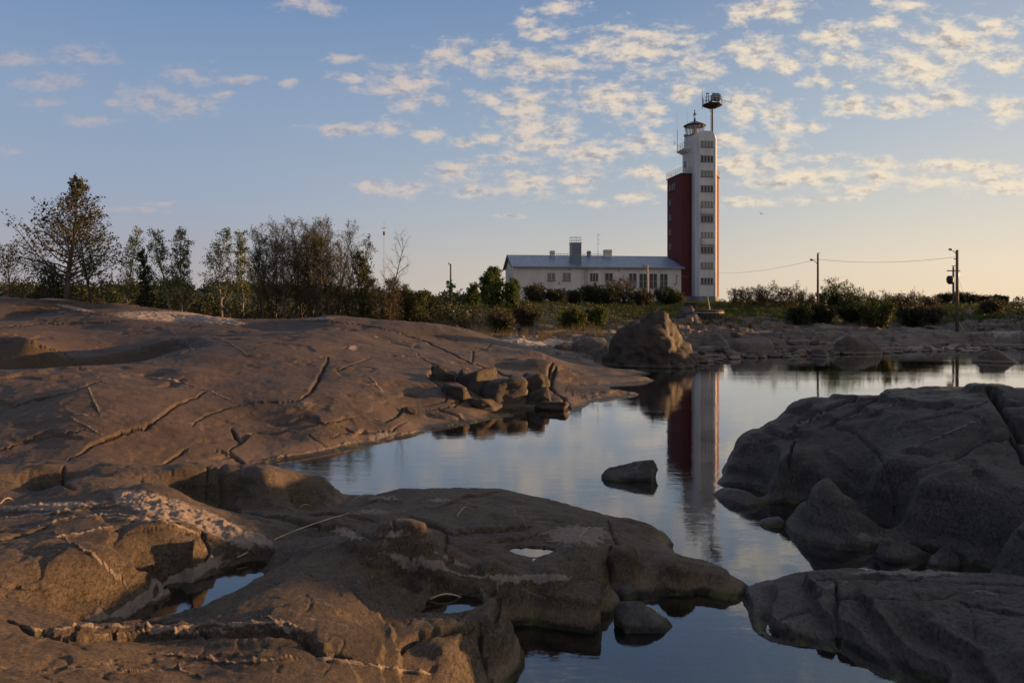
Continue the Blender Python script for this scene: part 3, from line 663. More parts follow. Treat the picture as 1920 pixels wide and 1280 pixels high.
outcrop('foreground_bedrock', fore, (-330, 1420), (3.0, 16.2), (900, 620), M['rock_fore'], .17, [(.022,.8,3),(.016,2.6,4),(.005,10,3)], fcr, extra=basins,
 pale=[(290,948,90,22,1.6,14),(400,985,110,20,1.5,26),(480,1012,50,14,1.1,20),(100,950,110,9,1.2,-3),(350,1085,95,7,1.3,-33),(245,1138,60,6,1.2,-30),(720,935,45,7,.7,0),(820,938,40,6,.7,0),(1085,1005,75,26,1.0,0),(1010,1085,90,10,.9,0),(650,1000,40,12,.9,20),(850,1052,60,7,.8,25),(740,1002,40,8,.8,0),(700,960,60,8,.6,0),(350,1186,220,5,.9,-2),(540,1182,50,8,.8,10),(60,1180,40,6,.7,10),(150,1000,80,3,1,-12),(640,1240,60,5,.7,8),(270,975,90,4,.9,3)],
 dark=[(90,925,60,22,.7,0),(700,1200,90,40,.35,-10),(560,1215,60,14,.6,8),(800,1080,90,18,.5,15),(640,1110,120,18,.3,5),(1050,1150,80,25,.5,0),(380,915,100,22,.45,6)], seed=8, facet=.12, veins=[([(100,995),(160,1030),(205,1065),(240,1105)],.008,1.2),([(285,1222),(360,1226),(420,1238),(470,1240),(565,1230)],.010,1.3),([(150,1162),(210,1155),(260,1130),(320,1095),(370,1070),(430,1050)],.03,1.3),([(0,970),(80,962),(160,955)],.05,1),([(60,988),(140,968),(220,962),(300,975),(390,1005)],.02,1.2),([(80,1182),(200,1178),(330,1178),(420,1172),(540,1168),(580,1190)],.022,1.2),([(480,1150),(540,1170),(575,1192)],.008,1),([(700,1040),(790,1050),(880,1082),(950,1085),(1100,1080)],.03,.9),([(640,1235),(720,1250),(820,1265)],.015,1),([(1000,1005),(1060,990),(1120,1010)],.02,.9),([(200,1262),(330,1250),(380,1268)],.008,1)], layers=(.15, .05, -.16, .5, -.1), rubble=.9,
 label='dark rounded foreground bedrock with ledges, potholes and a pale quartz band')

ro = [Dk(*t) for t in [(1352,898,10.95),(1372,850,11.3),(1390,812,11.6),(1440,792,11.6),(1500,746,11.9),(1560,737,11.7),(1640,736,11.3),(1680,723,11.1),(1800,719,10.7),(1850,721,10.3),(1880,733,9.9),(1920,723,10.2),(2050,715,10),(2300,700,9.5),(2600,690,9),
 (1450,850,10.6),(1500,800,10.9),(1600,790,10.4),(1700,780,9.9),(1800,780,9.5),(1900,790,9.1),(1480,900,9.9),(1560,880,9.7),(1650,870,9.2),(1750,860,8.8),(1850,870,8.4),(1620,940,8.9),(1700,950,8.3),(1800,960,7.9),(1900,960,7.5),(1780,1020,7.4),(1880,1040,7.0),
 (1960,900,8.0),(2100,900,7.6),(2300,900,7.2),(2100,1050,6.6),(2400,1000,6.4),(1520,830,10.4),(1545,850,10.0),(1440,830,10.9)]]
ro += [W(*t) for t in [(1590,945,.33),(1347,909,0),(1375,928,0),(1430,949,0),(1525,952,0),(1545,976,0),(1600,984,0),(1630,1004,0),(1690,1026,0),(1775,1072,0),(1850,1092,0),(1335,935,-.5),(1400,975,-.5),(1500,1000,-.5),(1580,1030,-.5),(1650,1060,-.5),(1740,1110,-.5),(1830,1130,-.4),(1310,900,-.6),(1330,850,-.6)]]
ro += [G(*t) for t in [(1285,9,-1),(1285,11,-1),(1285,14,-1),(1285,17,-1),(1285,20,-1),(1350,8.2,-1),(1450,8.2,-1.1),(1550,8.2,-1.1),(1650,8.2,-1),(1750,8.2,-.9),(1900,8.2,-.7),(1500,10,-.9),(1650,9.4,-.8),(1400,12,-.8),(1340,18,-.7),(1400,18.5,-.6),(1450,19,-.6),(1550,19.5,-.6),(1700,19.5,-.6),(1850,19,-.6),(2000,19,-.6),(2400,18.5,-.6),(1700,17,.9),(1850,16.5,1.0),(2050,16,1.2),(2400,15,1.2)]]
rcr = [([(1480,815),(1500,790),(1560,760),(1600,748),(1660,742)],.05,.08,.05),([(1490,825),(1478,850),(1486,880),(1500,905),(1525,945)],.05,.10,.05),([(1560,795),(1600,805),(1650,850),(1670,885)],.03,.06,.0),
 ([(1540,800),(1600,770),(1640,745),(1665,735)],.035,.07,.03),([(1655,890),(1720,875),(1790,855),(1840,830),(1895,815)],.07,.16,-.12),([(1670,900),(1680,930),(1676,960)],.04,.10,.0),
 ([(1850,722),(1875,760),(1900,800),(1920,830)],.09,.16,-.08),([(1895,812),(1915,850),(1920,870)],.05,.12,0),([(1400,905),(1415,890),(1405,870)],.02,.04,0),([(1372,850),(1420,830),(1470,815)],.03,.05,.04),([(1700,790),(1800,770),(1860,750)],.02,.03,.02)]
rcr = [(a, w*1.0, d*1.4, st*1.0) for a, w, d, st in rcr]
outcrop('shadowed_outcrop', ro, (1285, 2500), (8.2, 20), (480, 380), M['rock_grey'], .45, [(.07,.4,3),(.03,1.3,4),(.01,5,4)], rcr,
 pale=[(1700,1030,80,7,.8,20),(1600,1012,35,4,.5,10),(1640,765,60,8,.35,-20)], seed=14, facet=.16, veins=[([(1560,790),(1640,770),(1700,750)],.02,.8),([(1480,800),(1540,770),(1620,748)],.04,.7),([(1600,1005),(1680,1020),(1770,1062)],.05,1),([(1700,840),(1800,800),(1850,780)],.015,.8)], layers=(.42, .16, -.05, .28, -.05),
 label='big dark humped rock outcrop in shade on the right bank of the pool')
lo = [W(*t) for t in [(1395,1108,.05),(1440,1103,.15),(1500,1086,.32),(1530,1073,.38),(1600,1069,.42),(1700,1072,.44),(1800,1078,.46),(1920,1086,.5),(2100,1086,.55),(2400,1080,.6),(1600,1100,.37),(1750,1112,.43),(1900,1122,.49),(1520,1112,.28),(1450,1150,.12),
 (1560,1150,.25),(1565,1192,.10),(1700,1180,.28),(1650,1210,.15),(1650,1235,.07),(1850,1200,.42),(1750,1230,.2),(1750,1260,.11),(1850,1250,.29),(1900,1280,.33),(2100,1280,.6),(1385,1112,0),(1412,1165,0),(1430,1195,0),(1500,1208,0),(1565,1221,0),(1600,1246,0),(1650,1273,0),(1730,1310,0)]]
lo += [G(*t) for t in [(1750,6.2,-.3),(1900,5.4,-.1),(1900,4.6,-.2),(2200,4.6,.5),(1650,6.2,-.5)]]
lo += [G(*t) for t in [(1275,5,-.9),(1275,7,-.8),(1275,9,-.8),(1275,11,-.8),(1350,5,-.9),(1450,5,-.8),(1550,4.6,-.8),(1400,6.5,-.7),(1500,6.0,-.6),(1350,8,-.6),(1400,10.6,-.4),(1500,10.6,-.4),(1600,10.7,-.3),(1700,10.6,-.3),(1800,10.3,-.2),(1920,10.2,.1),(2100,10.2,.2),(2400,10,.3)]]
lcr = [([(1567,1085),(1570,1120),(1568,1160),(1575,1212)],.025,.09,.02),([(1530,1085),(1600,1082),(1700,1085),(1820,1090),(1920,1095)],.05,.05,-.04),([(1570,1122),(1640,1120),(1720,1125),(1770,1120),(1830,1105),(1900,1110)],.03,.05,-.04),([(1440,1170),(1480,1150),(1540,1135)],.02,.03,.02),([(1820,1140),(1830,1180),(1840,1240)],.015,.02,0),([(1800,1128),(1860,1140),(1920,1150)],.03,.05,.03)]
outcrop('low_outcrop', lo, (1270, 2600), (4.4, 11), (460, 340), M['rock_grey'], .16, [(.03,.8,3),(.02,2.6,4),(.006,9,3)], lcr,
 pale=[(1700,1076,180,5,.9,1),(1560,1100,60,12,.5,-20),(1850,1112,60,8,.5,8)], seed=21, facet=.12, layers=(.2, .05, -.2, .8, -.2),
 label='low dark rock slab in the lower right corner with a vertical crack and pale rim')

# the potholes hold their own still water
def puddle(pts, z, label):
    v = [W(p, q, z) for p, q in pts]
    ar = sum(a[0]*b[1]-b[0]*a[1] for a, b in zip(v, v[1:]+v[:1]))
    if ar < 0: v.reverse()
    me = bpy.data.meshes.new('rock_pool'); me.from_pydata(v, [], [tuple(range(len(v)))])
    o = link_mesh('rock_pool', me, M['water']); tag(o, kind='structure', label=label)
puddle([(225,1170),(330,1080),(430,1040),(500,1040),(540,1060),(520,1110),(380,1165),(300,1180)], .385*K, 'narrow dark pool in the foreground rock')
puddle([(770,1110),(900,1110),(915,1160),(840,1175),(780,1150)], .32*K, 'small black pool in a hollow')
puddle([(935,1015),(1045,1015),(1050,1050),(940,1055)], (.30*K), 'small bright rock pool')

# ------------------------------------------------------------------ loose rocks and boulders
def ico(sub):
    bm = bmesh.new(); bmesh.ops.create_icosphere(bm, subdivisions=sub, radius=1)
    v = np.array([q.co[:] for q in bm.verts]); f = [tuple(x.index for x in q.verts) for q in bm.faces]; bm.free(); return v, f
ICO = {s: ico(s) for s in (2, 3, 4, 5)}
def planes_mesh(name, nrm, dist, sub, mat, rough=.04, seed=0, sharp=24., scale=1., smooth=True):
    v, f = ICO[sub]; nrm = np.array(nrm, float); nrm /= np.linalg.norm(nrm, axis=1)[:, None]; dist = np.array(dist, float)
    k = np.maximum(v@nrm.T, 1e-3)/dist[None]           # 1/r for every plane
    inv = (k**sharp).sum(1)**(1/sharp)
    r = 1/inv
    p = v*r[:, None]; ext = r.mean()
    nz = fbm(p[:, 0]/ext, p[:, 1]/ext, p[:, 2]/ext, 1.6, 5, seed, .55)
    cr = 1-np.abs(fbm(p[:, 0]/ext, p[:, 1]/ext, p[:, 2]/ext, 1.1, 3, seed+9)); cr = np.clip(cr-.86, 0, 1)*7; nz = nz - .5*np.abs(fbm(p[:, 0]/ext, p[:, 1]/ext, p[:, 2]/ext, 3.4, 4, seed+3))
    p = p*(1+rough*nz - rough*.9*np.clip(cr, 0, 1))[:, None]
    me = bpy.data.meshes.new(name); me.from_pydata((p*scale).tolist(), [], f); me.update()
    if smooth: me.shade_smooth()
    if mat: me.materials.append(mat)
    return me
def rand_rock(name, seed, size, mat, cuts=12, sub=4, rough=.05, sharp=20.):
    r = random.Random(seed); n, d = [], []
    for i in range(cuts):
        v = Vector((r.gauss(0, 1), r.gauss(0, 1), r.gauss(0, .8))).normalized(); n.append(v[:]); d.append(r.uniform(.72, 1.0))
    for ax in range(3):
        for sg in (-1, 1):
            v = [r.uniform(-.25, .25) for _ in range(3)]; v[ax] = sg; n.append(tuple(v)); d.append(r.uniform(.8, 1.0))
    me = planes_mesh(name, n, d, sub, mat, rough, seed, sharp)
    me.transform(Matrix.Diagonal((*size, 1))); return me
def poly_rock(name, poly, Y, zc, depth, mat, seed=0, tilt=.35, sub=5, rough=.035, back=None, **k):
    """poly: photo outline (left to right over the top); a faceted solid of that outline at distance Y"""
    pts = [((p-960)/F*Y, H-(q-HZ)*Y/F) for p, q in poly]
    cx = sum(p[0] for p in pts)/len(pts); r = random.Random(seed); n, d = [], []
    for (x0, z0), (x1, z1) in zip(pts[:-1], pts[1:]):
        nx_, nz_ = -(z1-z0), (x1-x0); l = math.hypot(nx_, nz_)
        if l < 1e-6: continue
        nx_, nz_ = nx_/l, nz_/l
        dd = nx_*(x0-cx)+nz_*(z0-zc)
        for s in (-1, 1):
            t = r.uniform(.35, 1.6)*tilt*s
            ln = math.sqrt(1+t*t); n.append((nx_, t, nz_)); d.append(max(dd, .02)/ln)
    for s, dep in ((-1, depth), (1, back or depth)):
        for q in range(3):
            n.append((r.uniform(-.5, .5), s, r.uniform(.1, .6))); d.append(dep*r.uniform(.8, 1.05))
    n.append((0, 0, -1)); d.append(max(.3, zc+.35))
    hw = max(abs(p[0]-cx) for p in pts)
    for sx in (-1, 1):
        n.append((sx, 0, -.05)); d.append(max(.05, (max(p[0] for p in pts)-cx) if sx > 0 else (cx-min(p[0] for p in pts))))
        for sy, dep in ((-1, depth), (1, back or depth)):
            n.append((sx, sy*.9, .1)); d.append((hw+dep)*.55)
    me = planes_mesh(name, n, d, sub, mat, rough, seed, k.get('sharp', 45.))
    o = link_mesh(name, me, None); o.location = (cx, Y, zc); k.pop('sharp', 0); return tag(o, **k)
poly_rock('boulder', [(1128,684),(1150,640),(1178,600),(1212,587),(1248,588),(1268,606),(1290,640),(1306,668),(1306,686)], 46, .5, 2.2, M['boulder'], 4, .6, rough=.13, sharp=80.,
 label='huge pointed dark boulder standing at the water edge before the tower', cat='boulder')
poly_rock('water_rock', [(1126,880),(1150,872),(1178,866),(1200,862),(1226,861),(1236,880),(1232,896)], 15.7, .05, .35, M['rock_grey'], 5, .5, sub=4, rough=.05,
 label='small grey rock alone in the middle of the pool', cat='rock')
poly_rock('pointed_rock', [(1822,679),(1838,664),(1855,655),(1872,654),(1890,664),(1910,679)], 49, .1, 1.2, M['stone'], 6, .5, sub=4, rough=.03,
 label='low pointed dark rock in the water at the far right', cat='rock')
poly_rock('triangular_rock', [(1150,1180),(1152,1135),(1165,1124),(1200,1126),(1225,1140),(1262,1166),(1262,1180)], 8.45, .05, .25, M['rock_grey'], 7, .5, sub=4, rough=.05,
 label='pale tipped triangular rock in the near water beside the dark ledge', cat='rock')
poly_rock('low_rock', [(1130,1118),(1138,1092),(1165,1084),(1195,1090),(1210,1108),(1212,1122)], 9.35, .02, .25, M['rock_grey'], 8, .5, sub=4, rough=.04,
 label='low dark rock behind the triangular rock', cat='rock')
poly_rock('flat_rock', [(1420,978),(1440,968),(1462,966),(1474,980),(1474,990)], 12.3, .0, .2, M['rock_grey'], 9, .4, sub=3, rough=.04,
 label='small flat stone in the water off the shadowed outcrop', cat='rock')
poly_rock('flat_rock', [(1510,985),(1520,974),(1535,974),(1545,982),(1546,988)], 12.4, .0, .12, M['rock_grey'], 19, .4, sub=3, rough=.04,
 label='tiny flat stone just breaking the water by the shadowed outcrop', cat='rock')
for i, (poly, Y, lab) in enumerate([
 ([(1560,1022),(1580,1005),(1620,1008),(1650,1018),(1655,1028)], 11.4, 'flat pale slab lying in the water below the shadowed outcrop'),
 ([(1640,1030),(1660,1010),(1700,1016),(1750,1040),(1775,1062),(1775,1072)], 10.7, 'long pale slab at the foot of the shadowed outcrop')]):
    poly_rock('shore_rock', poly, Y, .02, .45, M['rock_grey'], 33+i, .5, sub=4, rough=.07, label=lab, cat='rock')
poly_rock('ledge_block', [(938,1190),(944,1106),(960,1094),(1040,1090),(1112,1080),(1128,1092),(1134,1175),(1134,1190)], 8.72, .12, .42, M['rock_fore'], 41, .12, sub=5, rough=.05, back=.3, sharp=70.,
 label='square dark block with a vertical face dropping from the foreground ledge into the near water', cat='rock')
poly_rock('ledge_block', [(1135,1075),(1142,1040),(1160,1022),(1190,1020),(1200,1050),(1205,1080)], 9.6, .15, .3, M['rock_fore'], 42, .3, sub=4, rough=.08, sharp=60.,
 label='small rough block behind the square ledge block', cat='rock')
poly_rock('ledge_block', [(1225,1100),(1235,1062),(1265,1048),(1300,1062),(1312,1102)], 9.5, .08, .22, M['rock_fore'], 43, .3, sub=4, rough=.10, sharp=60.,
 label='jagged block on the neck of rock between the two pools', cat='rock')
# broken blocks at the end of the dome
blocks = [(832,712,30,26,'dark block wedged highest in the cleft of the sunlit dome'),(868,706,26,18,'small block beside the cleft'),(850,738,44,24,'dark angular block in the middle of the broken cleft'),(895,725,60,42,'large upright angular block at the dome end'),
 (935,748,70,44,'tall dark block leaning towards the water'),(975,740,50,40,'blocky rock with a lit right face near the dome tip'),(1010,752,46,26,'low wedge rock by the shelf'),(1035,764,40,16,'flat block at the waterline of the dome'),(815,700,18,16,'little block under the dome lip'),
 (1002,716,34,16,'cut slab lying on the dome edge'),(905,762,50,18,'flat block at the water below the cleft'),(770,775,16,8,'small lit stone in a crack of the dome')]
X_, Y_, Z_ = OUT['bedrock_dome3']; P_, Q_ = px(X_, Y_, Z_)
def on_dome(p, q):
    d = np.hypot(P_-p, Q_-q); i = np.unravel_index(np.argmin(d), d.shape); return X_[i], Y_[i], Z_[i]
for i, (p, q, w, h, lab) in enumerate(blocks):
    x, y, z = on_dome(p, q); s = y/F
    me = rand_rock('block', 50+i, (w*s*.78, w*s*.62, h*s*.82), M['boulder'], 7, 4, .07, 60.)
    o = link_mesh('rock_block', me, None); o.location = (x, y+.1, z); o.rotation_euler = (.15*math.sin(i*3), .2*math.cos(i*2), i*1.3)
    tag(o, label=lab, cat='rock', group='broken blocks at the end of the dome')
# far shore: named larger rocks, then cobbles
far = [([(1065,672),(1072,640),(1100,628),(1135,632),(1150,655),(1152,676)], 52, 'broken dark rock left of the huge boulder'),
 ([(1030,672),(1038,648),(1062,640),(1082,655),(1085,674)], 53, 'smaller rock left of the broken dark rock'),([(1112,680),(1118,655),(1140,645),(1150,665),(1152,682)], 49, 'small block against the left foot of the huge boulder'),
 ([(1366,658),(1370,634),(1400,632),(1445,632),(1452,640),(1450,660)], 56, 'long square-ended dark block on the shore right of the boulder'),
 ([(1556,668),(1566,640),(1590,628),(1620,634),(1648,645),(1660,668)], 58, 'big dark rock with a sunlit right end on the far shore'),
 ([(1518,672),(1526,654),(1545,648),(1555,664),(1556,674)], 55, 'dark pointed rock at the water left of the big sunlit rock'),
 ([(1310,655),(1318,630),(1345,622),(1365,640),(1368,658)], 60, 'reddish rock heap right behind the huge boulder'),([(1470,668),(1480,650),(1505,646),(1522,660),(1524,672)], 57, 'squat rock between the long block and the pointed rock'),
 ([(1100,612),(1106,600),(1125,597),(1138,604),(1140,614)], 72, 'dark rock in the grass left of the boulder tip'),([(1280,606),(1288,590),(1306,588),(1318,600),(1320,608)], 76, 'pale rock beside the dark box and the well'),
([(1270,592),(1278,576),(1296,572),(1306,584),(1308,594)], 80, 'bluish rock behind the tip of the huge boulder')]
for i, (poly, Y, lab) in enumerate(far):
    zc = max(.25, H-(poly[-1][1]-HZ)*Y/F+.15)
    poly_rock('shore_boulder', poly, Y, zc, 1.1, M['stone'] if i % 3 else M['rock_far'], 70+i, .45, sub=4, rough=.06, label=lab, cat='boulder')
bases = [rand_rock('cobble', 100+i, (1, .85, .62), M['stone'] if i % 3 else M['stone_pink'], 9, 3, .04, 9.) for i in range(9)]
R = random.Random(5)
for i in range(230):
    t = R.random()
    x = R.uniform(9.5, 46) if i > 30 else R.uniform(2, 7.5)
    if i < 60: x = R.uniform(12, 26)
    y = float(shore(np.array([x]))[0]) + R.triangular(-1.2, 5.5, .3)
    z = gz(x, y); s = R.triangular(.10, .62, .18) * (1.25 if x < 28 else .8)
    if z < -.25: continue
    o = bpy.data.objects.new('shore_stone', R.choice(bases)); COL.objects.link(o)
    o.location = (x, y, z+s*.22); o.scale = (s*R.uniform(.8, 1.4), s, s*R.uniform(.7, 1.1)); o.rotation_euler = (R.uniform(-.3, .3), R.uniform(-.3, .3), R.uniform(0, 6.28))
    tag(o, label='rounded stone among the cobbles along the far shore', cat='stone', group='cobbles along the far shore')

slabs = [rand_rock('slab', 300+i, (1, .8, .42), M['rock_far'] if i % 2 else M['stone'], 6, 4, .07, 50.) for i in range(7)]
WH = ['a low ledge of the far shore', 'the far shore shelf above the cobbles', 'the bare rock under the heath']
for i in range(36):
    x = R.uniform(-3, 48); y = float(shore(np.array([x]))[0]) + R.uniform(1.5, 22); s_ = R.triangular(.25, 1.25, .45)
    o = bpy.data.objects.new('slab_block', R.choice(slabs)); COL.objects.link(o)
    o.location = (x, y, gz(x, y)+s_*.05); o.scale = (s_*R.uniform(.8, 1.7), s_*R.uniform(.7, 1.1), s_*R.uniform(.7, 1.2)); o.rotation_euler = (R.uniform(-.25, .25), R.uniform(-.2, .2), R.uniform(-.5, .5))
    tag(o, label='broken angular block lying on the stepped rock of the far shore', cat='rock', group='angular blocks scattered on the far shore rock')
# ------------------------------------------------------------------ lighthouse
def zt(py, Y): return H+(HZ-py)*Y/F
TW = empty('lighthouse_tower', ((1326-960)/F*134, 134, 4.5), math.radians(10), label='tall red and white lighthouse tower with a rounded white stair shaft full of window rows', cat='lighthouse')
TZ = 4.5
def tz(py, y=0): return zt(py, 134+y)-TZ
def poly_stack(secs):            # secs: list of (polygon, z)
    m = MB(); n = len(secs[0][0])
    for poly, z in secs: m.v += [(x, y, z) for x, y in poly]
    for i in range(len(secs)-1):
        for k in range(n):
            k2 = (k+1) % n; m.f.append((i*n+k, i*n+k2, (i+1)*n+k2, (i+1)*n+k))
    m.f.append(tuple(range(n-1, -1, -1))); m.f.append(tuple((len(secs)-1)*n+k for k in range(n)))
    return m
red = [(-4.1, 2.0), (2.7, 2.0), (4.75, 5.2), (4.75, 9.2), (-4.1, 8.8)]
zr = tz(328, 2)
MB().prism(red, 1.25, zr).build('red_wall', M['red_wall'], TW)
MB().prism([(x*1.004-.01, 2+(y-2)*1.004-.03) for x, y in red], -1.2, 1.246).build('plinth', M['plinth'], TW)
MB().prism([(-4.25,1.85),(2.75,1.85),(4.92,5.1),(4.92,9.35),(-4.25,8.95)], zr+.004, zr+.22).build('parapet', M['frame_dark'], TW)
def shaft(s=1., w=2.1, f=1.56): return [(-f*s, 0), (f*s, 0), (w*s, .6), (w*s, 4.6), (-w*s, 4.6), (-w*s, .6)]
zs = tz(245, 0)
secs = [(shaft(), 1.2), (shaft(), zs-1.35)]
for i in range(1, 9):
    t = i/8*math.pi/2*.93; secs.append((shaft((2.1-1.25*(1-math.cos(t)))/2.1), zs-1.35+1.32*math.sin(t)))
sh = poly_stack(secs).build('stair_shaft', M['white_wall'], TW)
MB().prism([(x*1.02, y*1.01-.03) for x, y in shaft()], -1.2, 1.196).build('plinth', M['plinth'], TW)
# slim raised ribs on the shaft edges
for sx in (-1, 1): MB().box(sx*1.56-.05, sx*1.56+.05, -.06, -.003, 1.25, zs-1.4).build('edge_rib', M['white_wall'], TW)
# upper white storey and watch room
MB().box(-2.45, -2.104, 2.9, 5.4, zr+.23, tz(287, 3)).build('upper_storey', M['white_wall'], TW)
MB().box(-2.104, 2.104, 4.61, 5.4, zr+.23, zs-2.6).build('upper_storey', M['white_wall'], TW)
zb = tz(286, 3)
slab = poly_stack([([(-2.6, 2.8), (-2.0, 2.8), (-2.0, 5.5), (-2.6, 5.5)], zb-.1), ([(-3.4, 2.5), (-2.0, 2.5), (-2.0, 5.9), (-3.4, 5.9)], zb+.45), ([(-3.4, 2.5), (-2.0, 2.5), (-2.0, 5.9), (-3.4, 5.9)], zb+.62)])
bal = slab.build('gallery', M['white_wall'], TW)
def railing(path, z, h, parent, mat=M['rail'], n=3, step=.9):
    m = MB()
    for (a, b) in zip(path[:-1], path[1:]):
        L_ = math.hypot(b[0]-a[0], b[1]-a[1]); k = max(1, round(L_/step))
        for i in range(k+1):
            x, y = a[0]+(b[0]-a[0])*i/k, a[1]+(b[1]-a[1])*i/k; m.tube([(x, y, z), (x, y, z+h)], .028, 4)
        for j in range(n): m.tube([(a[0], a[1], z+h*(j+1)/n), (b[0], b[1], z+h*(j+1)/n)], .022, 4)
    return m.build('railing', mat, parent)
railing([(-2.1, 2.55), (-3.35, 2.55), (-3.35, 5.85), (-2.1, 5.85)], zb+.62, 1.15, bal)
railing([(-2.2, 1.95), (-4.2, 1.95), (-4.2, 8.9), (4.85, 9.3), (4.85, 5.15), (2.75, 1.95), (2.2, 1.95)], zr+.22, 1.05, TW)
MB().lathe([(1.65, zb+.6), (1.65, tz(257, 3))], -.9, 3.5, 20).build('watch_room', M['white_wall'], TW)
MB().box(-2.45, -2.108, 2.95, 4.6, zb+.63, tz(257, 3)).build('watch_room', M['white_wall'], TW)
# lantern
zl0, zl1 = tz(257, 3), tz(238, 3.5)
LC = (-.85, 3.5)
lan = MB().lathe([(1.6, zl0), (1.62, zl0+.28), (1.3, zl0+.285)], *LC, 12).build('lantern', M['frame_dark'], TW)
m = MB()
for k in range(12):
    t = 2*math.pi*k/12+.13; m.tube([(LC[0]+1.5*math.cos(t), LC[1]+1.5*math.sin(t), zl0+.25), (LC[0]+1.78*math.cos(t), LC[1]+1.78*math.sin(t), zl1+.04)], .05, 4)
m.lathe([(1.80, zl1-.05), (1.82, zl1+.06), (1.7, zl1+.06)], *LC, 12)
m.build('mullion', M['frame_dark'], lan)
g = MB()
for k in range(12):
    t, t2 = 2*math.pi*k/12+.13, 2*math.pi*(k+1)/12+.13; b_ = len(g.v)
    g.v += [(LC[0]+1.48*math.cos(t), LC[1]+1.48*math.sin(t), zl0+.3), (LC[0]+1.48*math.cos(t2), LC[1]+1.48*math.sin(t2), zl0+.3), (LC[0]+1.75*math.cos(t2), LC[1]+1.75*math.sin(t2), zl1), (LC[0]+1.75*math.cos(t), LC[1]+1.75*math.sin(t), zl1)]
    g.f.append((b_, b_+1, b_+2, b_+3))
g.build('lantern_glass', M['clear_glass'], lan)
MB().lathe([(.25, zl0+.2), (.3, zl0+.5), (.5, zl0+.7), (.52, zl0+1.3), (.3, zl0+1.5), (.1, zl0+1.7)], *LC, 12).build('lamp_lens', M['lens'], lan)
rf = MB().lathe([(2.05, zl1+.05), (2.1, zl1+.12), (1.4, zl1+.50), (.6, zl1+.84), (.22, zl1+1.0), (.16, zl1+1.3), (.24, zl1+1.42), (.1, zl1+1.55)], *LC, 12).build('lantern_roof', M['copper_roof'], TW)
zf = zl1+1.5
fm = MB().tube([(LC[0], LC[1], zf), (LC[0], LC[1], zf+1.5)], .05, 5).tube([(LC[0]-.05, LC[1], zf+.3), (LC[0]-.3, LC[1], zf+.55), (LC[0]-.1, LC[1], zf+.95)], .05, 4)
fm.tube([(LC[0], LC[1], zf+.55), (LC[0]+.38, LC[1], zf+.85)], .05, 4).lathe([(.05, zf+.6), (.2, zf+.75), (.2, zf+.95), (.06, zf+1.15)], LC[0], LC[1], 8).lathe([(.03, zf+1.25), (.13, zf+1.4), (.05, zf+1.6)], LC[0], LC[1], 8)
fm.build('weather_vane', M['dark_metal'], rf)
# windows on the stair shaft: each a window with frame, sill and four panes
def window_row(parent, x0, x1, z0, z1, y, n, rotz=0, org=(0, 0), fm='frame', gm='glass', gap=.07, sill=True, dark=True, name='window', bars=()):
    """frame standing in the wall plane; local x along the wall, -y outwards"""
    f = MB(); d = .10
    f.box(x0, x1, -.02, .04, z0, z1) if dark else None
    w = MB(); th = .05
    w.box(x0, x1, -.05, -.022, z0, z0+th).box(x0, x1, -.05, -.022, z1-th, z1)
    panes = []
    for i in range(n+1):
        xc = x0+(x1-x0)*i/n
        a_, b_ = max(x0, xc-gap/2), min(x1, xc+gap/2)
        w.box(a_, b_, -.049, -.021, z0+th, z1-th)
        if i < n: panes.append((b_, x0+(x1-x0)*(i+1)/n-gap/2))
    for bz in bars: w.box(x0, x1, -.047, -.0205, z0+(z1-z0)*bz-.03, z0+(z1-z0)*bz+.03)
    win = f.build(name, M['frame_dark'], parent)
    win.location = (org[0], org[1], 0); win.rotation_euler = (0, 0, rotz)
    w.build('frame', M[fm], win)
    for (a_, b_) in panes: MB().box(a_, b_, -.034, -.0215, z0+th, z1-th).build('pane', M[gm], win)
    if sill: MB().box(x0-.06, x1+.06, -.16, -.001, z0-.07, z0-.002).build('sill', M['frame_dark'], win)
    return win
for i, py in enumerate([270, 297.5, 325.5, 353.5, 383, 410.5, 441, 468.5, 497.5, 526.5]):
    zc = tz(py); narrow = i in (4, 6)
    window_row(TW, -1.26, 1.16, zc-.57, zc+.57, 0, 4, gap=.17 if not narrow else .26, gm='glass' if i % 2 else 'glass_curtain', org=(0, -.003))
for py in (401, 458):   # balconies on the shaft front
    zc = tz(py); b_ = MB().box(-1.3, 1.3, -.6, -.003, zc-.1, zc+.08).build('balcony', M['white_wall'], TW)
    MB().box(-1.3, 1.3, -.6, -.54, zc+.20, zc+.98).build('parapet', M['white_wall'], b_)
    q = MB()
    for sx in (-1.26, -.4, .4, 1.26): q.tube([(sx, -.57, zc+.06), (sx, -.57, zc+.26)], .03, 4)
    q.tube([(-1.27, -.55, zc+.95), (-1.27, -.05, zc+.95)], .03, 4).tube([(1.27, -.55, zc+.95), (1.27, -.05, zc+.95)], .03, 4)
    q.build('railing', M['rail'], b_)
# windows in the red left flank (wall faces -x): rotated -90 deg
for i, py in enumerate([352, 380, 408, 435, 462]):
    zc = tz(py, 6); y0 = 7.7
    for wy in ((7.75, 6.9), (6.6, 5.75), (5.5, 4.8)) if i == 0 else ((7.75, 6.9),):
        window_row(TW, -(wy[0]), -(wy[1]), zc-.62, zc+.62, 0, 2, rotz=-math.pi/2, org=(-4.103, 0), gap=.10, fm='frame_dark')
for wz in (tz(306, 3),): window_row(TW, -4.6, -3.8, wz-.5, wz+.5, 0, 2, rotz=-math.pi/2, org=(-2.453, 0), gap=.1)
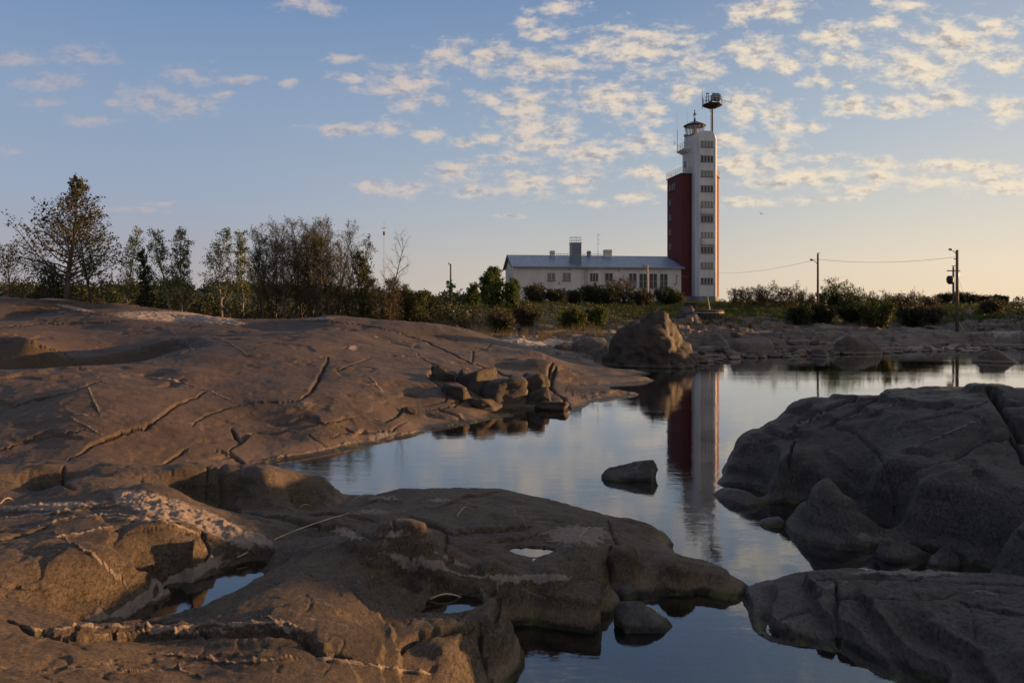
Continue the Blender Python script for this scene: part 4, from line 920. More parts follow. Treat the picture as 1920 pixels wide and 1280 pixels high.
# radar mast, standing on the shaft top: part of the tower
mc = (1.62, 1.3)
zm0, zm1 = zs-1.0, tz(200)
mast = MB().tube([(mc[0], mc[1], zm0), (mc[0], mc[1], zm1)], [.16, .13], 8).build('radar_mast', M['rust_metal'], TW)
lad = MB()
for dx in (-.42, -.22): lad.tube([(mc[0]+dx, mc[1]-.1, zm0), (mc[0]+dx, mc[1]-.1, zm1)], .03, 4)
zz = zm0
while zz < zm1: lad.tube([(mc[0]-.42, mc[1]-.1, zz), (mc[0]-.22, mc[1]-.1, zz)], .02, 3); zz += .3
lad.tube([(mc[0]-.3, mc[1], zm1-.6), (mc[0]-.8, mc[1], zm1+.1)], .04, 4)
lad.build('ladder', M['rust_metal'], mast)
pf = MB().lathe([(.35, zm1+.05), (.8, zm1+.15), (1.5, zm1+.45), (1.78, zm1+.62), (1.78, zm1+.76), (1.7, zm1+.76)], *mc, 16).build('platform', M['dark_metal'], TW)
m = MB(); pr = []
for k in range(16):
    t = 2*math.pi*k/16; x, y = mc[0]+1.74*math.cos(t), mc[1]+1.74*math.sin(t); pr.append((x, y)); m.tube([(x, y, zm1+.7), (x, y, zm1+1.95)], .03, 4)
for z_ in (1.3, 1.9): m.tube([(x, y, zm1+z_) for x, y in pr+[pr[0]]], .03, 4, cap=False)
m.build('railing', M['dark_metal'], pf)
rz0 = zm1+.8
m = MB().box(mc[0]-.15, mc[0]+1.35, mc[1]-.6, mc[1]+.5, rz0+.75, rz0+1.75); m.box(mc[0]-.35, mc[0]+1.0, mc[1]-.8, mc[1]-.6, rz0+1.1, rz0+1.9)
m.build('radar_box', M['grey_metal'], pf)
m = MB()
for sx in (-.1, 1.2):
    for sy in (-.5, .4): m.tube([(mc[0]+sx, mc[1]+sy, rz0-.1), (mc[0]+sx, mc[1]+sy, rz0+.8)], .06, 4)
for dx in (-1.15, -.75): m.tube([(mc[0]+dx, mc[1], rz0-.1), (mc[0]+dx, mc[1], rz0+2.0)], .06, 4)
for q in range(6): m.tube([(mc[0]-1.15, mc[1], rz0+q*.38), (mc[0]-.75, mc[1], rz0+q*.38)], .03, 3)
m.box(mc[0]-1.2, mc[0]-.7, mc[1]-.1, mc[1]+.1, rz0+1.9, rz0+2.05).box(mc[0]-.6, mc[0]-.2, mc[1]-.3, mc[1]+.2, rz0, rz0+.6).box(mc[0]+.7, mc[0]+1.3, mc[1]-.2, mc[1]+.5, rz0, rz0+.5)
m.build('radar_frame', M['dark_metal'], pf)
m = MB().tube([(mc[0]-1.98, mc[1], rz0-.9), (mc[0]-1.98, mc[1], rz0+1.7)], .05, 4).tube([(mc[0]-1.98, mc[1], rz0+1.7), (mc[0]-1.98, mc[1], rz0+3.6)], .02, 4)
m.build('whip_antenna', M['dark_metal'], pf)
m = MB().tube([(mc[0]+1.85, mc[1], rz0+.9), (mc[0]+3.65, mc[1], rz0+.55)], .035, 4).tube([(mc[0]+1.85, mc[1], rz0+.2), (mc[0]+2.6, mc[1], rz0+.72)], .02, 4)
m.tube([(mc[0]+3.65, mc[1], rz0+.4), (mc[0]+3.65, mc[1], rz0+1.5)], .03, 4).tube([(mc[0]+3.65, mc[1], rz0+1.25), (mc[0]+4.0, mc[1], rz0+1.2)], .025, 4)
m.build('antenna_arm', M['dark_metal'], pf)
m = MB().tube([(-3.4, 5.6, zb+.2), (-3.4, 5.6, tz(236, 2))], .05, 5).tube([(-3.4, 5.6, tz(236, 2)), (-3.4, 5.6, tz(199, 2))], .035, 4)
m.tube([(-3.4, 5.6, tz(262, 2)), (-3.95, 5.6, tz(262, 2))], .03, 4).tube([(-3.95, 5.6, tz(267, 2)), (-3.95, 5.6, tz(259, 2))], .04, 4)
m.build('whip_antenna', M['rail'], bal)
MB().tube([(-2.9, 2.2, zl0-.2), (-2.9, 2.2, tz(207, 2))], .02, 4).build('whip_antenna', M['dark_metal'], TW)
dm = MB(); dm.tube([(-3.3, 2.1, tz(256, 2)), (-3.18, 2.3, tz(256, 2))], [.33, .28], 12); dm.tube([(-3.2, 2.3, tz(256, 2)), (-2.9, 2.5, tz(260, 2))], .04, 4); dm.tube([(-3.4, 2.2, tz(252, 2)), (-3.4, 2.2, tz(240, 2))], .02, 4)
dm.build('dish_antenna', M['grey_metal'], TW)
ax = 4.5
m = MB().tube([(ax, 6, zr+.2), (ax, 6, tz(291, 6))], .04, 4)
for zq, l in ((tz(294, 6), 1.1), (tz(305, 6), 1.2)):
    m.tube([(ax-.9, 6, zq-.05), (ax+l, 6, zq+.1)], .025, 4)
    for k in range(5): xx = ax-.8+k*.45; m.tube([(xx, 5.7, zq+.02*k), (xx, 6.3, zq+.02*k)], .015, 3)
m.build('yagi_antenna', M['dark_metal'], TW)
m = MB().tube([(-2.45, 1.9, 1.3), (-2.45, 1.9, zr)], .05, 5); m.build('downpipe', M['red_wall'], TW)

# ------------------------------------------------------------------ station house
HA = math.radians(8); HY = 131; HZ0 = 4.4
HS = empty('station_house', ((963-960)/F*HY, HY, HZ0), HA, label='long white two-storey station house with blue-grey seamed metal roof left of the tower', cat='house')
def hx(p): k = (p-960)/F; return (HY*k-.28)/(.99-.139*k)
def hzl(q, x): return H+(HZ-q)*(HY+.139*x)/F-HZ0
L_ = hx(1278); DD = 11.0; ez = hzl(498, 0)-.25; rz = 8.85
wl = MB().box(0, L_, 0, DD, -1.5, ez)
b_ = len(wl.v); wl.v += [(0, 0, ez), (0, DD, ez), (0, DD/2, rz-.2), (L_, 0, ez), (L_, DD, ez), (L_-1.0, DD/2, rz-.2)]
wl.f += [(b_, b_+2, b_+1), (b_+3, b_+4, b_+5), (b_, b_+3, b_+5, b_+2), (b_+1, b_+2, b_+5, b_+4)]
wl.build('wall', M['cream_wall'], HS)
MB().box(-.03, L_+.03, -.04, DD+.03, -1.5, .35).build('plinth', M['plinth'], HS)
OV = .45
def slope(y0, y1, z0, z1, th=.12):
    m = MB(); xl, xr, xrr = -OV, L_+OV, L_-.9
    a = [(xl, y0, z0), (xr, y0, z0), (xrr, y1, z1), (xl, y1, z1)]
    m.v = a+[(x, y, z+th) for x, y, z in a]; m.f = [(3,2,1,0),(4,5,6,7),(0,1,5,4),(1,2,6,5),(2,3,7,6),(3,0,4,7)]
    return m
rfo = slope(-OV, DD/2, ez+.0, rz, .12).build('roof', M['roof_metal'], HS)
slope(DD+OV, DD/2+.004, ez+.0, rz-.003, .12).build('roof', M['roof_metal'], HS)
rb = MB(); n = 62
for i in range(n+1):
    x = -OV+.03+(L_+2*OV-.06)*i/n; t = 1. if x < L_-.95 else max(0, 1-(x-(L_-.95))/(.95+OV))
    rb.tube([(x, -OV, ez+.14), (x, -OV+(DD/2+OV)*t, ez+.14+(rz-ez)*t)], .035, 4)
o = rb.build('roof_seams', M['roof_metal'], rfo); o['kind'] = 'stuff'
MB().box(-OV, L_+OV, -OV-.10, -OV-.002, ez-.12, ez+.10).build('gutter', M['grey_metal'], rfo)
gb = MB(); gb.v = [(-OV-.04, -OV-.1, ez-.15), (-OV-.04, DD/2, rz-.15), (-OV-.04, DD/2, rz+.16), (-OV-.04, -OV-.1, ez+.15), (-OV-.04, DD+OV, ez-.15), (-OV-.04, DD+OV, ez+.15)]
gb.v += [(x+.05, y, z) for x, y, z in gb.v]
gb.f = [(0,1,2,3),(1,4,5,2),(6,9,8,7),(7,8,11,10),(0,6,7,1),(3,2,8,9),(2,5,11,8),(1,7,10,4)]
gb.build('bargeboard', M['rust_metal'], rfo)
sg = MB()
for i in range(40):
    x = hx(1050)+i*.42
    if x < hx(1160): sg.tube([(x, DD/2-.2, rz+.1), (x, DD/2-.2, rz+.42)], .03, 3)
sg.tube([(hx(1050), DD/2-.2, rz+.38), (hx(1160), DD/2-.2, rz+.38)], .03, 4)
o = sg.build('ridge_rail', M['dark_metal'], rfo)
# chimneys and vents (parts of the house)
ch = MB().box(hx(1073.5), hx(1092), .9, 2.6, ez+.4, hzl(455, hx(1083)))
for i in range(9):
    x = hx(1073.5)+(hx(1092)-hx(1073.5))*i/8; ch.tube([(x, .88, ez+.4), (x, .88, hzl(456, x))], .025, 4)
ch.box(hx(1073)-.03, hx(1092.5)+.03, .82, 2.7, hzl(455, 12)+.003, hzl(455, 12)+.12)
cho = ch.build('chimney', M['grey_metal'], HS)
m = MB(); zt0, zt1 = hzl(455, 12), hzl(443.5, 12); x0, x1 = hx(1074), hx(1091.5)
for x in (x0, (x0+x1)/2, x1):
    for y in (.95, 2.55): m.tube([(x, y, zt0), (x, y, zt1)], .025, 4)
for z_ in (zt1, (zt0+zt1)/2): m.tube([(x0, .95, z_), (x1, .95, z_), (x1, 2.55, z_), (x0, 2.55, z_), (x0, .95, z_)], .025, 4)
m.build('chimney_rail', M['dark_metal'], cho)
def vent(p0, p1, q0, q1, cap=True, mat='cream_wall'):
    x0, x1 = hx(p0)+.5, hx(p1)+.5; y0 = DD/2-.6
    m = MB().box(x0, x1, y0, y0+1.0, rz-.5, hzl(q0, x0)+.5)
    if cap: m.box(x0-.12, x1+.12, y0-.12, y0+1.12, hzl(q0+4, x0)+.5, hzl(q0+2.6, x0)+.5)
    m.build('chimney', M[mat], HS)
vent(1037.5, 1045, 471, 479); vent(1110, 1115, 471.5, 479, mat='grey_metal'); vent(1142, 1156, 469, 480)
m = MB(); x = hx(1128.5)+.7; m.tube([(x, DD/2, rz), (x, DD/2, hzl(436, x)+.4)], .04, 4)
for q, w in ((439, .45), (449, .4), (456, .3)): m.tube([(x-w*.3, DD/2, hzl(q, x)+.4), (x+w, DD/2, hzl(q, x)+.4)], .025, 4)
m.build('roof_antenna', M['dark_metal'], HS)
m = MB(); 
for p in (1095.6, 1100.8): m.tube([(hx(p), -.2, .3), (hx(p), -.2, ez+.0), (hx(p), -OV-.15, ez+.15)], .035, 4)
zq = .4
while zq < ez: m.tube([(hx(1095.6), -.2, zq), (hx(1100.8), -.2, zq)], .02, 3); zq += .33
m.build('ladder', M['grey_metal'], HS)
def hwin(p0, p1, q0, q1, n=2, gm='glass', bars=(), nm='window'):
    x0, x1 = hx(p0), hx(p1)
    return window_row(HS, x0, x1, hzl(q1, x0), hzl(q0, x0), 0, n, gap=.13, gm=gm, bars=bars, org=(0, -.003))
hwin(1026.3, 1041.2, 511.3, 526.2, gm='glass_curtain'); hwin(1055, 1070.3, 511.3, 526.2, gm='glass_curtain'); hwin(1106, 1121.5, 512, 526.5, 3); hwin(1134.3, 1149, 512, 526.5)
hwin(1179, 1193.5, 512.3, 526.5); hwin(1198.5, 1213, 513, 540, bars=(.48,)); hwin(1217.5, 1232, 513, 540, bars=(.48,)); hwin(1237.2, 1251.6, 513.3, 540, bars=(.48,)); hwin(1055, 1070, 545, 557)
MB().box(hx(1179), hx(1193.5), -.03, -.003, hzl(540, 22), hzl(527.6, 22)).build('panel', M['grey_metal'], HS)
m = MB()
for (p, q) in ((1068, 505), (1160, 506), (1048, 531), (1265, 532)): m.box(hx(p)-.09, hx(p)+.09, -.12, -.003, hzl(q+1.5, 15), hzl(q-1, 15))
m.build('wall_fitting', M['rust_metal'], HS)
m = MB().tube([(hx(1268), -.25, hzl(517, 30)), (hx(1268), -.25, hzl(533, 30))], .04, 4).tube([(hx(1265.5), -.25, hzl(517, 30)), (hx(1270), -.25, hzl(517, 30))], .04, 4); m.build('wall_bracket', M['dark_metal'], HS)
window_row(HS, -6.6, -5.4, 5.2, 6.3, 0, 2, rotz=-math.pi/2, org=(-.003, 0), gap=.1)

# ------------------------------------------------------------------ poles and wires
def pole(name, p, q, Y, r, mat, label, arm=None, cat='lamp post', base=None, bracing=None, **k):
    x = (p-960)/F*Y; zb_ = gz(x, Y) if base is None else base; top = zt(q, Y)
    e_ = empty(name, (x, Y, zb_-.3), 0, label=label, cat=cat, **k); h = top-zb_+.3
    MB().tube([(0, 0, 0), (0, 0, h)], [r, r*.75], 8).build('post', mat, e_, smooth=True)
    if arm:
        ap, aq = arm; ax_ = (ap-960)/F*Y-x; az = zt(aq, Y)-zb_+.3
        MB().tube([(0, 0, az-.55), (ax_*.4, 0, az-.18), (ax_*.8, 0, az)], .035, 5).build('arm', M['dark_metal'], e_)
        MB().tube([(ax_*.72, 0, az-.02), (ax_*.8, 0, az+.02), (ax_*1.15, 0, az+.06), (ax_*1.25, 0, az+.04)], [.06, .10, .12, .05], 8).build('lamp_head', M['grey_metal'], e_)
    return e_, h
p1_, h1 = pole('lamp_pole', 1533.5, 476, 90, .16, M['pole_wood'], 'thin wooden lamp pole with a short arm standing among bare bushes right of the tower', (1521.5, 487.5))
MB().box(-.12, .12, -.28, -.10, 1.2, 1.8).build('meter_box', M['grey_metal'], p1_)
p2_, h2 = pole('lamp_pole', 1794.5, 468.5, 75, .17, M['pole_wood'], 'tallest wooden lamp pole at the right with strut and guy wire on the bare rock', (1782, 468.5))
MB().tube([(0, 0, 1.6), (.75, -.1, .15)], .06, 5).build('strut', M['wood_pale'], p2_)
MB().tube([(0.05, 0, h2-2.6), (2.2, .3, .1)], .014, 3).build('guy_wire', M['rail'], p2_)
MB().box(-.35, .05, -.04, .04, h2-.95, h2-.87).build('crossarm', M['dark_metal'], p2_)
p3_, h3 = pole('utility_pole', 1787.5, 500, 105, .17, M['pole_wood'], 'shorter double pole with crossarm just behind the tallest lamp pole', cat='utility pole')
MB().tube([(.75, 0, 0), (.62, 0, h3-.6)], .08, 6).tube([(.7,0,2.4),(0,0,2.4)], .05, 4).build('post', M['pole_wood'], p3_)
MB().box(-.9, .95, -.06, .06, h3-.65, h3-.5).build('crossarm', M['dark_metal'], p3_)
MB().lathe([(.2, 3.6), (.45, 3.9), (.5, 4.4), (.35, 4.8)], -.45, 0, 10).build('transformer', M['dark_metal'], p3_)
pole('lamp_pole', 845, 494.5, 92, .13, M['pole_wood'], 'small lamp pole above the low green trees left of the house', (841.5, 494.5))
pole('lamp_pole', 1214, 497, 122, .17, M['wood_pale'], 'pale wooden lamp pole standing in front of the house windows', (1205.5, 498), base=4.3)
e_, h_ = pole('radio_mast', 720, 426, 150, .05, M['rail'], 'very thin pale mast rising behind the left trees', cat='mast')
MB().tube([(0, 0, h_-1.6), (0, 0, h_-.9)], .22, 6).tube([(-.5, 0, h_-.2), (.5, 0, h_-.2)], .04, 4).tube([(0, 0, h_), (0, 0, h_+1)], .03, 4).build('antenna', M['rust_metal'], e_)
def cable(a, b, sag, label, r=.018):
    pts = []
    for i in range(13):
        t = i/12; pts.append(tuple(a[j]+(b[j]-a[j])*t-(sag*4*t*(1-t) if j == 2 else 0) for j in range(3)))
    o = MB().tube(pts, r, 3).build('cable', M['cable'], None); tag(o, label=label, cat='cable', group='overhead cables')
A_ = D(1533.5, 486, 90); B_ = D(1791, 482, 75)
cable(tuple(TW.matrix_basis @ Vector((4.0, 3.9, tz(512, 4)))), A_, .5, 'cable sagging from the tower wall to the first lamp pole')
cable(A_, B_, .45, 'cable hanging between the two right lamp poles')
MB_ = D(1214, 500, 122)
cable(MB_, D(1300, 520, 134.5), .3, 'cable from the pale house pole towards the tower foot')
# ------------------------------------------------------------------ well tub, planks, box
x_, Y_w = (1329-960)/F*78, 78
zb_ = zt(598, Y_w)
wt = empty('well', (x_, Y_w, zb_), 0, label='round dark wooden well cover with a pale rim and a leaning pole', cat='well')
rr = 26*78/F
for k in range(22):
    t = 2*math.pi*k/22; m = MB(); w_ = 2*math.pi*rr/22*.46
    m.box(-w_, w_, -.05, .05, 0, .85); o = m.build('stave', M['wood_weathered'], wt); o.location = (rr*math.sin(t), -rr*math.cos(t), 0); o.rotation_euler = (0, 0, t)
MB().lathe([(rr+.10, .62), (rr+.12, .64), (rr+.12, .72), (rr+.10, .74)], 0, 0, 28).build('hoop', M['rail'], wt)
MB().lathe([(rr-.05, .80), (rr+.06, .86), (rr+.06, .93), (rr-.3, .98), (.1, 1.02)], 0, 0, 28).build('lid', M['wood_weathered'], wt)
MB().tube([(.12, 0, .95), (-.15, 0, 2.35)], .07, 6).build('well_pole', M['wood_pale'], wt)
MB().tube([(0, -.2, .95), (0, -.2, 1.15)], .12, 6).build('pump_head', M['wood_pale'], wt)
Yb = 84; m = empty('plank_box', ((1293-960)/F*Yb, Yb, zt(592, Yb)), 0, label='dark upright plank box left of the round well', cat='box')
for k in range(6):
    o = MB().box(-.09, .09, -.04, .04, 0, 1.45).build('plank', M['wood_weathered'], m); o.location = (-.5+k*.2, -.35, 0)
    o = MB().box(-.09, .09, -.04, .04, 0, 1.45).build('plank', M['wood_weathered'], m); o.location = (-.5+k*.2, .35, 0)
for sx in (-.62, .62): MB().box(sx-.03, sx+.03, -.38, .38, 0, 1.42).build('side_board', M['wood_weathered'], m)
MB().box(-.68, .68, -.45, .45, 1.46, 1.52).build('lid', M['wood_weathered'], m)
Yc = 118; o = MB().lathe([(.5, 0), (.62, .5), (.55, 1.0), (.2, 1.15)], 0, 0, 12).build('barrel', M['leaf_green'], None); o.location = ((1136-960)/F*Yc, Yc, zt(563, Yc)-.2)
tag(o, label='squat dull green drum half hidden in the juniper before the house', cat='barrel')
# ------------------------------------------------------------------ trees, bushes, undergrowth
def leaf_mesh(name, pts, size, mat, parent, seed, flatz=.0, kind=None, quad=True):
    if not len(pts): return None
    r = np.random.default_rng(seed); P = np.array(pts, float); n = len(P)
    a = r.normal(size=(n, 3)); a /= np.linalg.norm(a, axis=1)[:, None]
    b = r.normal(size=(n, 3)); b -= (a*b).sum(1)[:, None]*a; b /= np.linalg.norm(b, axis=1)[:, None]
    s = size*r.uniform(.6, 1.3, n)[:, None]
    V = np.stack([P-a*s*.5, P+b*s*.32, P+a*s*.5, P-b*s*.32], 1).reshape(-1, 3)
    me = bpy.data.meshes.new(name); me.vertices.add(n*4); me.vertices.foreach_set('co', V.astype(np.float32).ravel())
    me.loops.add(n*4); me.loops.foreach_set('vertex_index', np.arange(n*4, dtype=np.int32))
    me.polygons.add(n); me.polygons.foreach_set('loop_start', np.arange(0, n*4, 4, dtype=np.int32)); me.polygons.foreach_set('loop_total', np.full(n, 4, dtype=np.int32))
    me.update(calc_edges=True)
    o = link_mesh(name, me, mat, parent)
    if kind: o['kind'] = kind
    return o
def path(p, d, L, n, r, up=0., wob=.12):
    pts = [p.copy()]; d = d.normalized()
    for i in range(n):
        d = (d + Vector((r.gauss(0, wob), r.gauss(0, wob), r.gauss(0, wob)+up))).normalized(); pts.append(pts[-1]+d*(L/n))
    return pts
def along(pts, t):
    k = t*(len(pts)-1); i = min(int(k), len(pts)-2); return pts[i].lerp(pts[i+1], k-i), (pts[i+1]-pts[i]).normalized()
def tree(name, label, cat, p, top, Y, wpx, kind, seed, base=None, stems=1, spread=.12, nb=26, t0=.18, prof=None, ang=55, up=.05, leaf=.13, lmat='leaf_olive', bark='bark', dens=1., ns=5, nt=3, r0=None, lean=0, group=None, zb=None, wob=.05, rise=0):
    r = random.Random(seed); x = (p-960)/F*Y
    z0 = (gz(x, Y) if zb is None else zb)-.1
    Ht = zt(top, Y)-z0; R = wpx/2*Y/F
    e_ = empty(name, (x, Y, z0), 0, label=label, cat=cat, group=group)
    tm, bm_, lv = MB(), MB(), []
    prof = prof or (lambda t: (1-t)**.8*.95+.12)
    r0 = r0 or .014*Ht+.02
    for s in range(stems):
        if stems == 1: d = Vector((lean, 0, 1)); h = Ht; b0 = Vector((0, 0, 0)); Rs = R
        else:
            az = 2*math.pi*(s+r.random()*.6)/stems; sp = spread*r.uniform(.3, 1.1)
            d = Vector((math.cos(az)*sp+lean, math.sin(az)*sp, 1)); h = Ht*r.uniform(.72, 1.)*(1.02-.25*abs(math.cos(az))*min(1, sp*2)); b0 = Vector((math.cos(az)*R*.14, math.sin(az)*R*.14, 0)); Rs = R*.5
        tp = path(b0, d, h, 10, r, .02 if stems == 1 else .05, wob)
        # scale so the tip reaches the wanted height
        k = h/max(.1, tp[-1].z) if stems == 1 else 1
        tp = [Vector((q.x, q.y, q.z*k)) for q in tp]
        rr_ = r0 if stems == 1 else r0*r.uniform(.6, .9)
        tm.tube(tp, [rr_*(1-.92*(i/10)**.9)+.006 for i in range(11)], 6)
        for i in range(nb):
            t = t0+(1-t0)*(i+r.random())/nb; t = min(t, .99)
            q, td = along(tp, t); az = i*2.4+r.uniform(-.5, .5); L = Rs*prof(t)*r.uniform(.65, 1.15)
            a = math.radians(ang*(1.1-.45*t)+r.uniform(-10, 10)); dd = Vector((math.cos(az)*math.sin(a), math.sin(az)*math.sin(a), math.cos(a)))
            bp_ = path(q, dd, L, 5, r, up, .13); br = rr_*(1-t)*.32+.010
            bm_.tube(bp_, [br*(1-.8*j/5)+.004 for j in range(6)], 4, cap=False)
            nsi = max(2, round(ns*min(1.25, .25+prof(t)*.95)))
            for j in range(nsi):
                u = .22+.78*(j+r.random())/nsi; u = min(u, .98); q2, d2 = along(bp_, u)
                sd_ = Vector((r.gauss(0, 1), r.gauss(0, 1), r.gauss(.15, .8))); d3 = (d2*1.0+sd_.normalized()*.95)
                L2 = L*.42*(1.15-u*.6)*r.uniform(.6, 1.3)+.18; sp_ = path(q2, d3, L2, 3, r, up*.5+rise, .18)
                bm_.tube(sp_, [.011, .009, .006, .003], 3, cap=False)
                for w in range(nt):
                    q4, d4 = along(sp_, r.uniform(.3, 1)); d5 = d4+Vector((r.gauss(0, .6), r.gauss(0, .6), r.gauss(.1, .6))); L3 = L2*.4+.08
                    e5 = q4+d5.normalized()*L3; bm_.tube([q4, e5], [.006, .003], 3, cap=False)
                    for l in range(int(2*dens+r.random())): lv.append((q4.lerp(e5, r.uniform(.2, 1.1))+Vector((r.gauss(0, .07), r.gauss(0, .07), r.gauss(0, .07))))[:])
                for l in range(int(2.5*dens+r.random())): lv.append((along(sp_, r.random())[0]+Vector((r.gauss(0, .09), r.gauss(0, .09), r.gauss(0, .09))))[:])
    tm.build('trunk', M[bark], e_, smooth=True); o = bm_.build('branches', M[bark], e_); o['kind'] = 'stuff'
    leaf_mesh('foliage', lv, leaf, M[lmat], e_, seed, kind='stuff')
    return e_
cone = lambda t: (1-t)**.85*.95+.10
oval = lambda t: math.sin(math.pi*min(1, max(0, .12+.85*t)))**.7*.95+.08
slim = lambda t: 1.0*math.sin(math.pi*min(1, .2+.75*t))+.30
# left row, from left to right
tree('alder_tree', 'tallest left tree, pointed crown of small leaves over a sunlit forked trunk', 'tree', 125, 338, 57, 235, 'a', 3, nb=80, t0=.13, prof=lambda t: (1-t)**1.05*1.12+.05, ang=72, up=.09, leaf=.19, ns=9, nt=4, dens=1.0, lmat='leaf_brown2', zb=4.15, r0=.22, wob=.035)
tree('alder_tree', 'greener bushy tree just right of the tallest left tree', 'tree', 178, 425, 60, 110, 'a', 5, nb=30, t0=.12, prof=oval, leaf=.16, ns=6, dens=1.5, lmat='leaf_olive')
tree('alder_tree', 'low leafy tree at the left edge of the picture', 'tree', 20, 478, 60, 130, 'a', 6, nb=30, t0=.05, prof=oval, leaf=.15, ns=6, dens=1.2, lmat='leaf_brown')
tree('alder_tree', 'brownish thicket tree filling the gap under the tallest left tree', 'tree', 90, 490, 59, 130, 'a', 7, nb=28, t0=.03, prof=oval, leaf=.14, ns=6, dens=1.3, lmat='leaf_dark', stems=3, spread=.4)
tree('birch_tree', 'slender sparse birch standing alone left of the small dark pine', 'tree', 233, 436, 62, 46, 'b', 8, nb=30, t0=.15, prof=slim, ang=40, leaf=.13, ns=6, dens=1.5, lmat='leaf_green', bark='birch_bark', r0=.08, up=-.01)
tree('pine_tree', 'small dark pine with clumped needles between two birches', 'tree', 270, 478, 60, 42, 'p', 9, nb=30, t0=.15, prof=lambda t: .75-.35*t, ang=70, up=.12, leaf=.15, ns=5, nt=4, dens=3.0, lmat='needle', bark='bark', r0=.1)
tree('birch_tree', 'leaning birch, left one of the close pair', 'tree', 326, 443, 61, 62, 'b', 10, nb=28, t0=.22, prof=slim, ang=42, leaf=.14, ns=6, dens=1.8, lmat='leaf_green', bark='birch_bark', lean=-.12, r0=.1, up=-.01)
tree('birch_tree', 'upright fuller birch, right one of the close pair', 'tree', 344, 438, 61, 66, 'b', 11, nb=32, t0=.15, prof=lambda t: slim(t)*(1.25-.5*t), ang=42, leaf=.14, ns=6, dens=2.1, lmat='leaf_olive', bark='birch_bark', r0=.1)
tree('birch_tree', 'broad sparse birch with pale trunk left of the leafless grove', 'tree', 418, 436, 62, 84, 'b', 12, nb=34, t0=.22, prof=lambda t: slim(t)*(1.3-.7*t), ang=48, leaf=.14, ns=6, dens=1.6, lmat='leaf_green', bark='birch_bark', r0=.1)
tree('birch_tree', 'narrow birch between the broad birch and the leafless grove', 'tree', 456, 440, 64, 48, 'b', 13, nb=30, t0=.2, prof=slim, ang=40, leaf=.14, ns=6, dens=1.7, lmat='leaf_green', bark='birch_bark', r0=.09)
tree('alder_tree', 'round low leafy tree against the left side of the grove', 'tree', 484, 478, 66, 50, 'a', 14, nb=20, t0=.1, prof=oval, leaf=.13, ns=5, dens=1.2, lmat='leaf_green')
grove = [(497,432,46,'short twiggy tree on the left flank of the grove'),(640,446,44,'short twiggy tree on the right flank of the grove'),(520,408,52,'leftmost stem of the twiggy grove'),(548,398,60,'second stem of the twiggy grove, thick and dark'),(568,390,64,'tallest central tree of the twiggy grove, with green tips'),(583,394,58,'tree right of the centre of the grove with sunlit trunk'),
 (606,412,52,'grove tree with several thin upright stems'),(625,420,52,'rightmost twiggy tree of the grove')]
for i, (p, q, w, lab) in enumerate(grove):
    tree('grove_tree', lab, 'tree', p, q, 60+i % 3, w*2.7, 'g', 20+i, nb=26, t0=.24, prof=lambda t: .45+.65*math.sin(math.pi*min(1, t*.9)), ang=54, up=.07, leaf=.11, ns=9, nt=5, dens=.30 if i != 4 else .7, lmat='leaf_olive', stems=2 if i % 2 else 3, spread=.2, r0=.12, rise=.10, group='twiggy grove left of the centre')
tree('alder_tree', 'dark green leafy tree right of the twiggy grove', 'tree', 690, 441, 62, 84, 'a', 30, nb=30, t0=.2, prof=oval, leaf=.14, ns=6, dens=1.7, lmat='leaf_olive', stems=2, spread=.12)
tree('alder_tree', 'thin dark tree squeezed between the grove and the leafy tree', 'tree', 664, 452, 61, 50, 'a', 31, nb=24, t0=.2, prof=slim, leaf=.13, ns=5, dens=1.2, lmat='leaf_olive')
tree('bare_tree', 'bare leafless sapling leaning right below the thin mast', 'tree', 718, 462, 62, 70, 'n', 32, nb=16, t0=.35, prof=lambda t: .9, ang=55, up=.06, ns=5, nt=3, dens=0, leaf=.08, lean=.12, bark='bark')
tree('alder_tree', 'brown twiggy shrub tree sloping down right of the grove', 'tree', 728, 508, 60, 90, 'a', 33, nb=24, t0=.05, prof=oval, leaf=.12, ns=6, dens=1.0, lmat='leaf_brown', stems=4, spread=.35)
tree('alder_tree', 'rounded shrub tree stepping down towards the small lamp pole', 'tree', 768, 535, 62, 70, 'a', 34, nb=22, t0=.05, prof=oval, leaf=.13, ns=6, dens=1.6, lmat='leaf_olive', stems=4, spread=.35)
tree('alder_tree', 'low dark shrub left of the small lamp pole', 'tree', 800, 552, 70, 60, 'a', 35, nb=18, t0=.05, prof=oval, leaf=.13, ns=6, dens=1.8, lmat='leaf_dark', stems=4, spread=.4)
tree('rowan_bush', 'light green sapling at the foot of the small lamp pole', 'bush', 848, 536, 82, 44, 'a', 36, nb=12, t0=.1, prof=oval, leaf=.22, ns=4, dens=1.5, lmat='leaf_green')
tree('willow_tree', 'bright green round tree at the left end of the house', 'tree', 922, 500, 84, 92, 'w', 37, nb=34, t0=.08, prof=oval, ang=60, leaf=.20, ns=8, nt=4, dens=2.2, lmat='leaf_green', stems=2, spread=.25)
tree('willow_tree', 'smaller green tree right of the bright round tree, by the gable', 'tree', 958, 520, 84, 60, 'w', 38, nb=26, t0=.05, prof=oval, ang=60, leaf=.19, ns=7, nt=3, dens=2.2, lmat='leaf_green', stems=2, spread=.25)
tree('willow_tree', 'small green bush left of the bright round tree', 'bush', 884, 528, 86, 50, 'w', 39, nb=20, t0=.05, prof=oval, ang=60, leaf=.19, ns=6, nt=3, dens=1.8, lmat='leaf_green', stems=2, spread=.3)
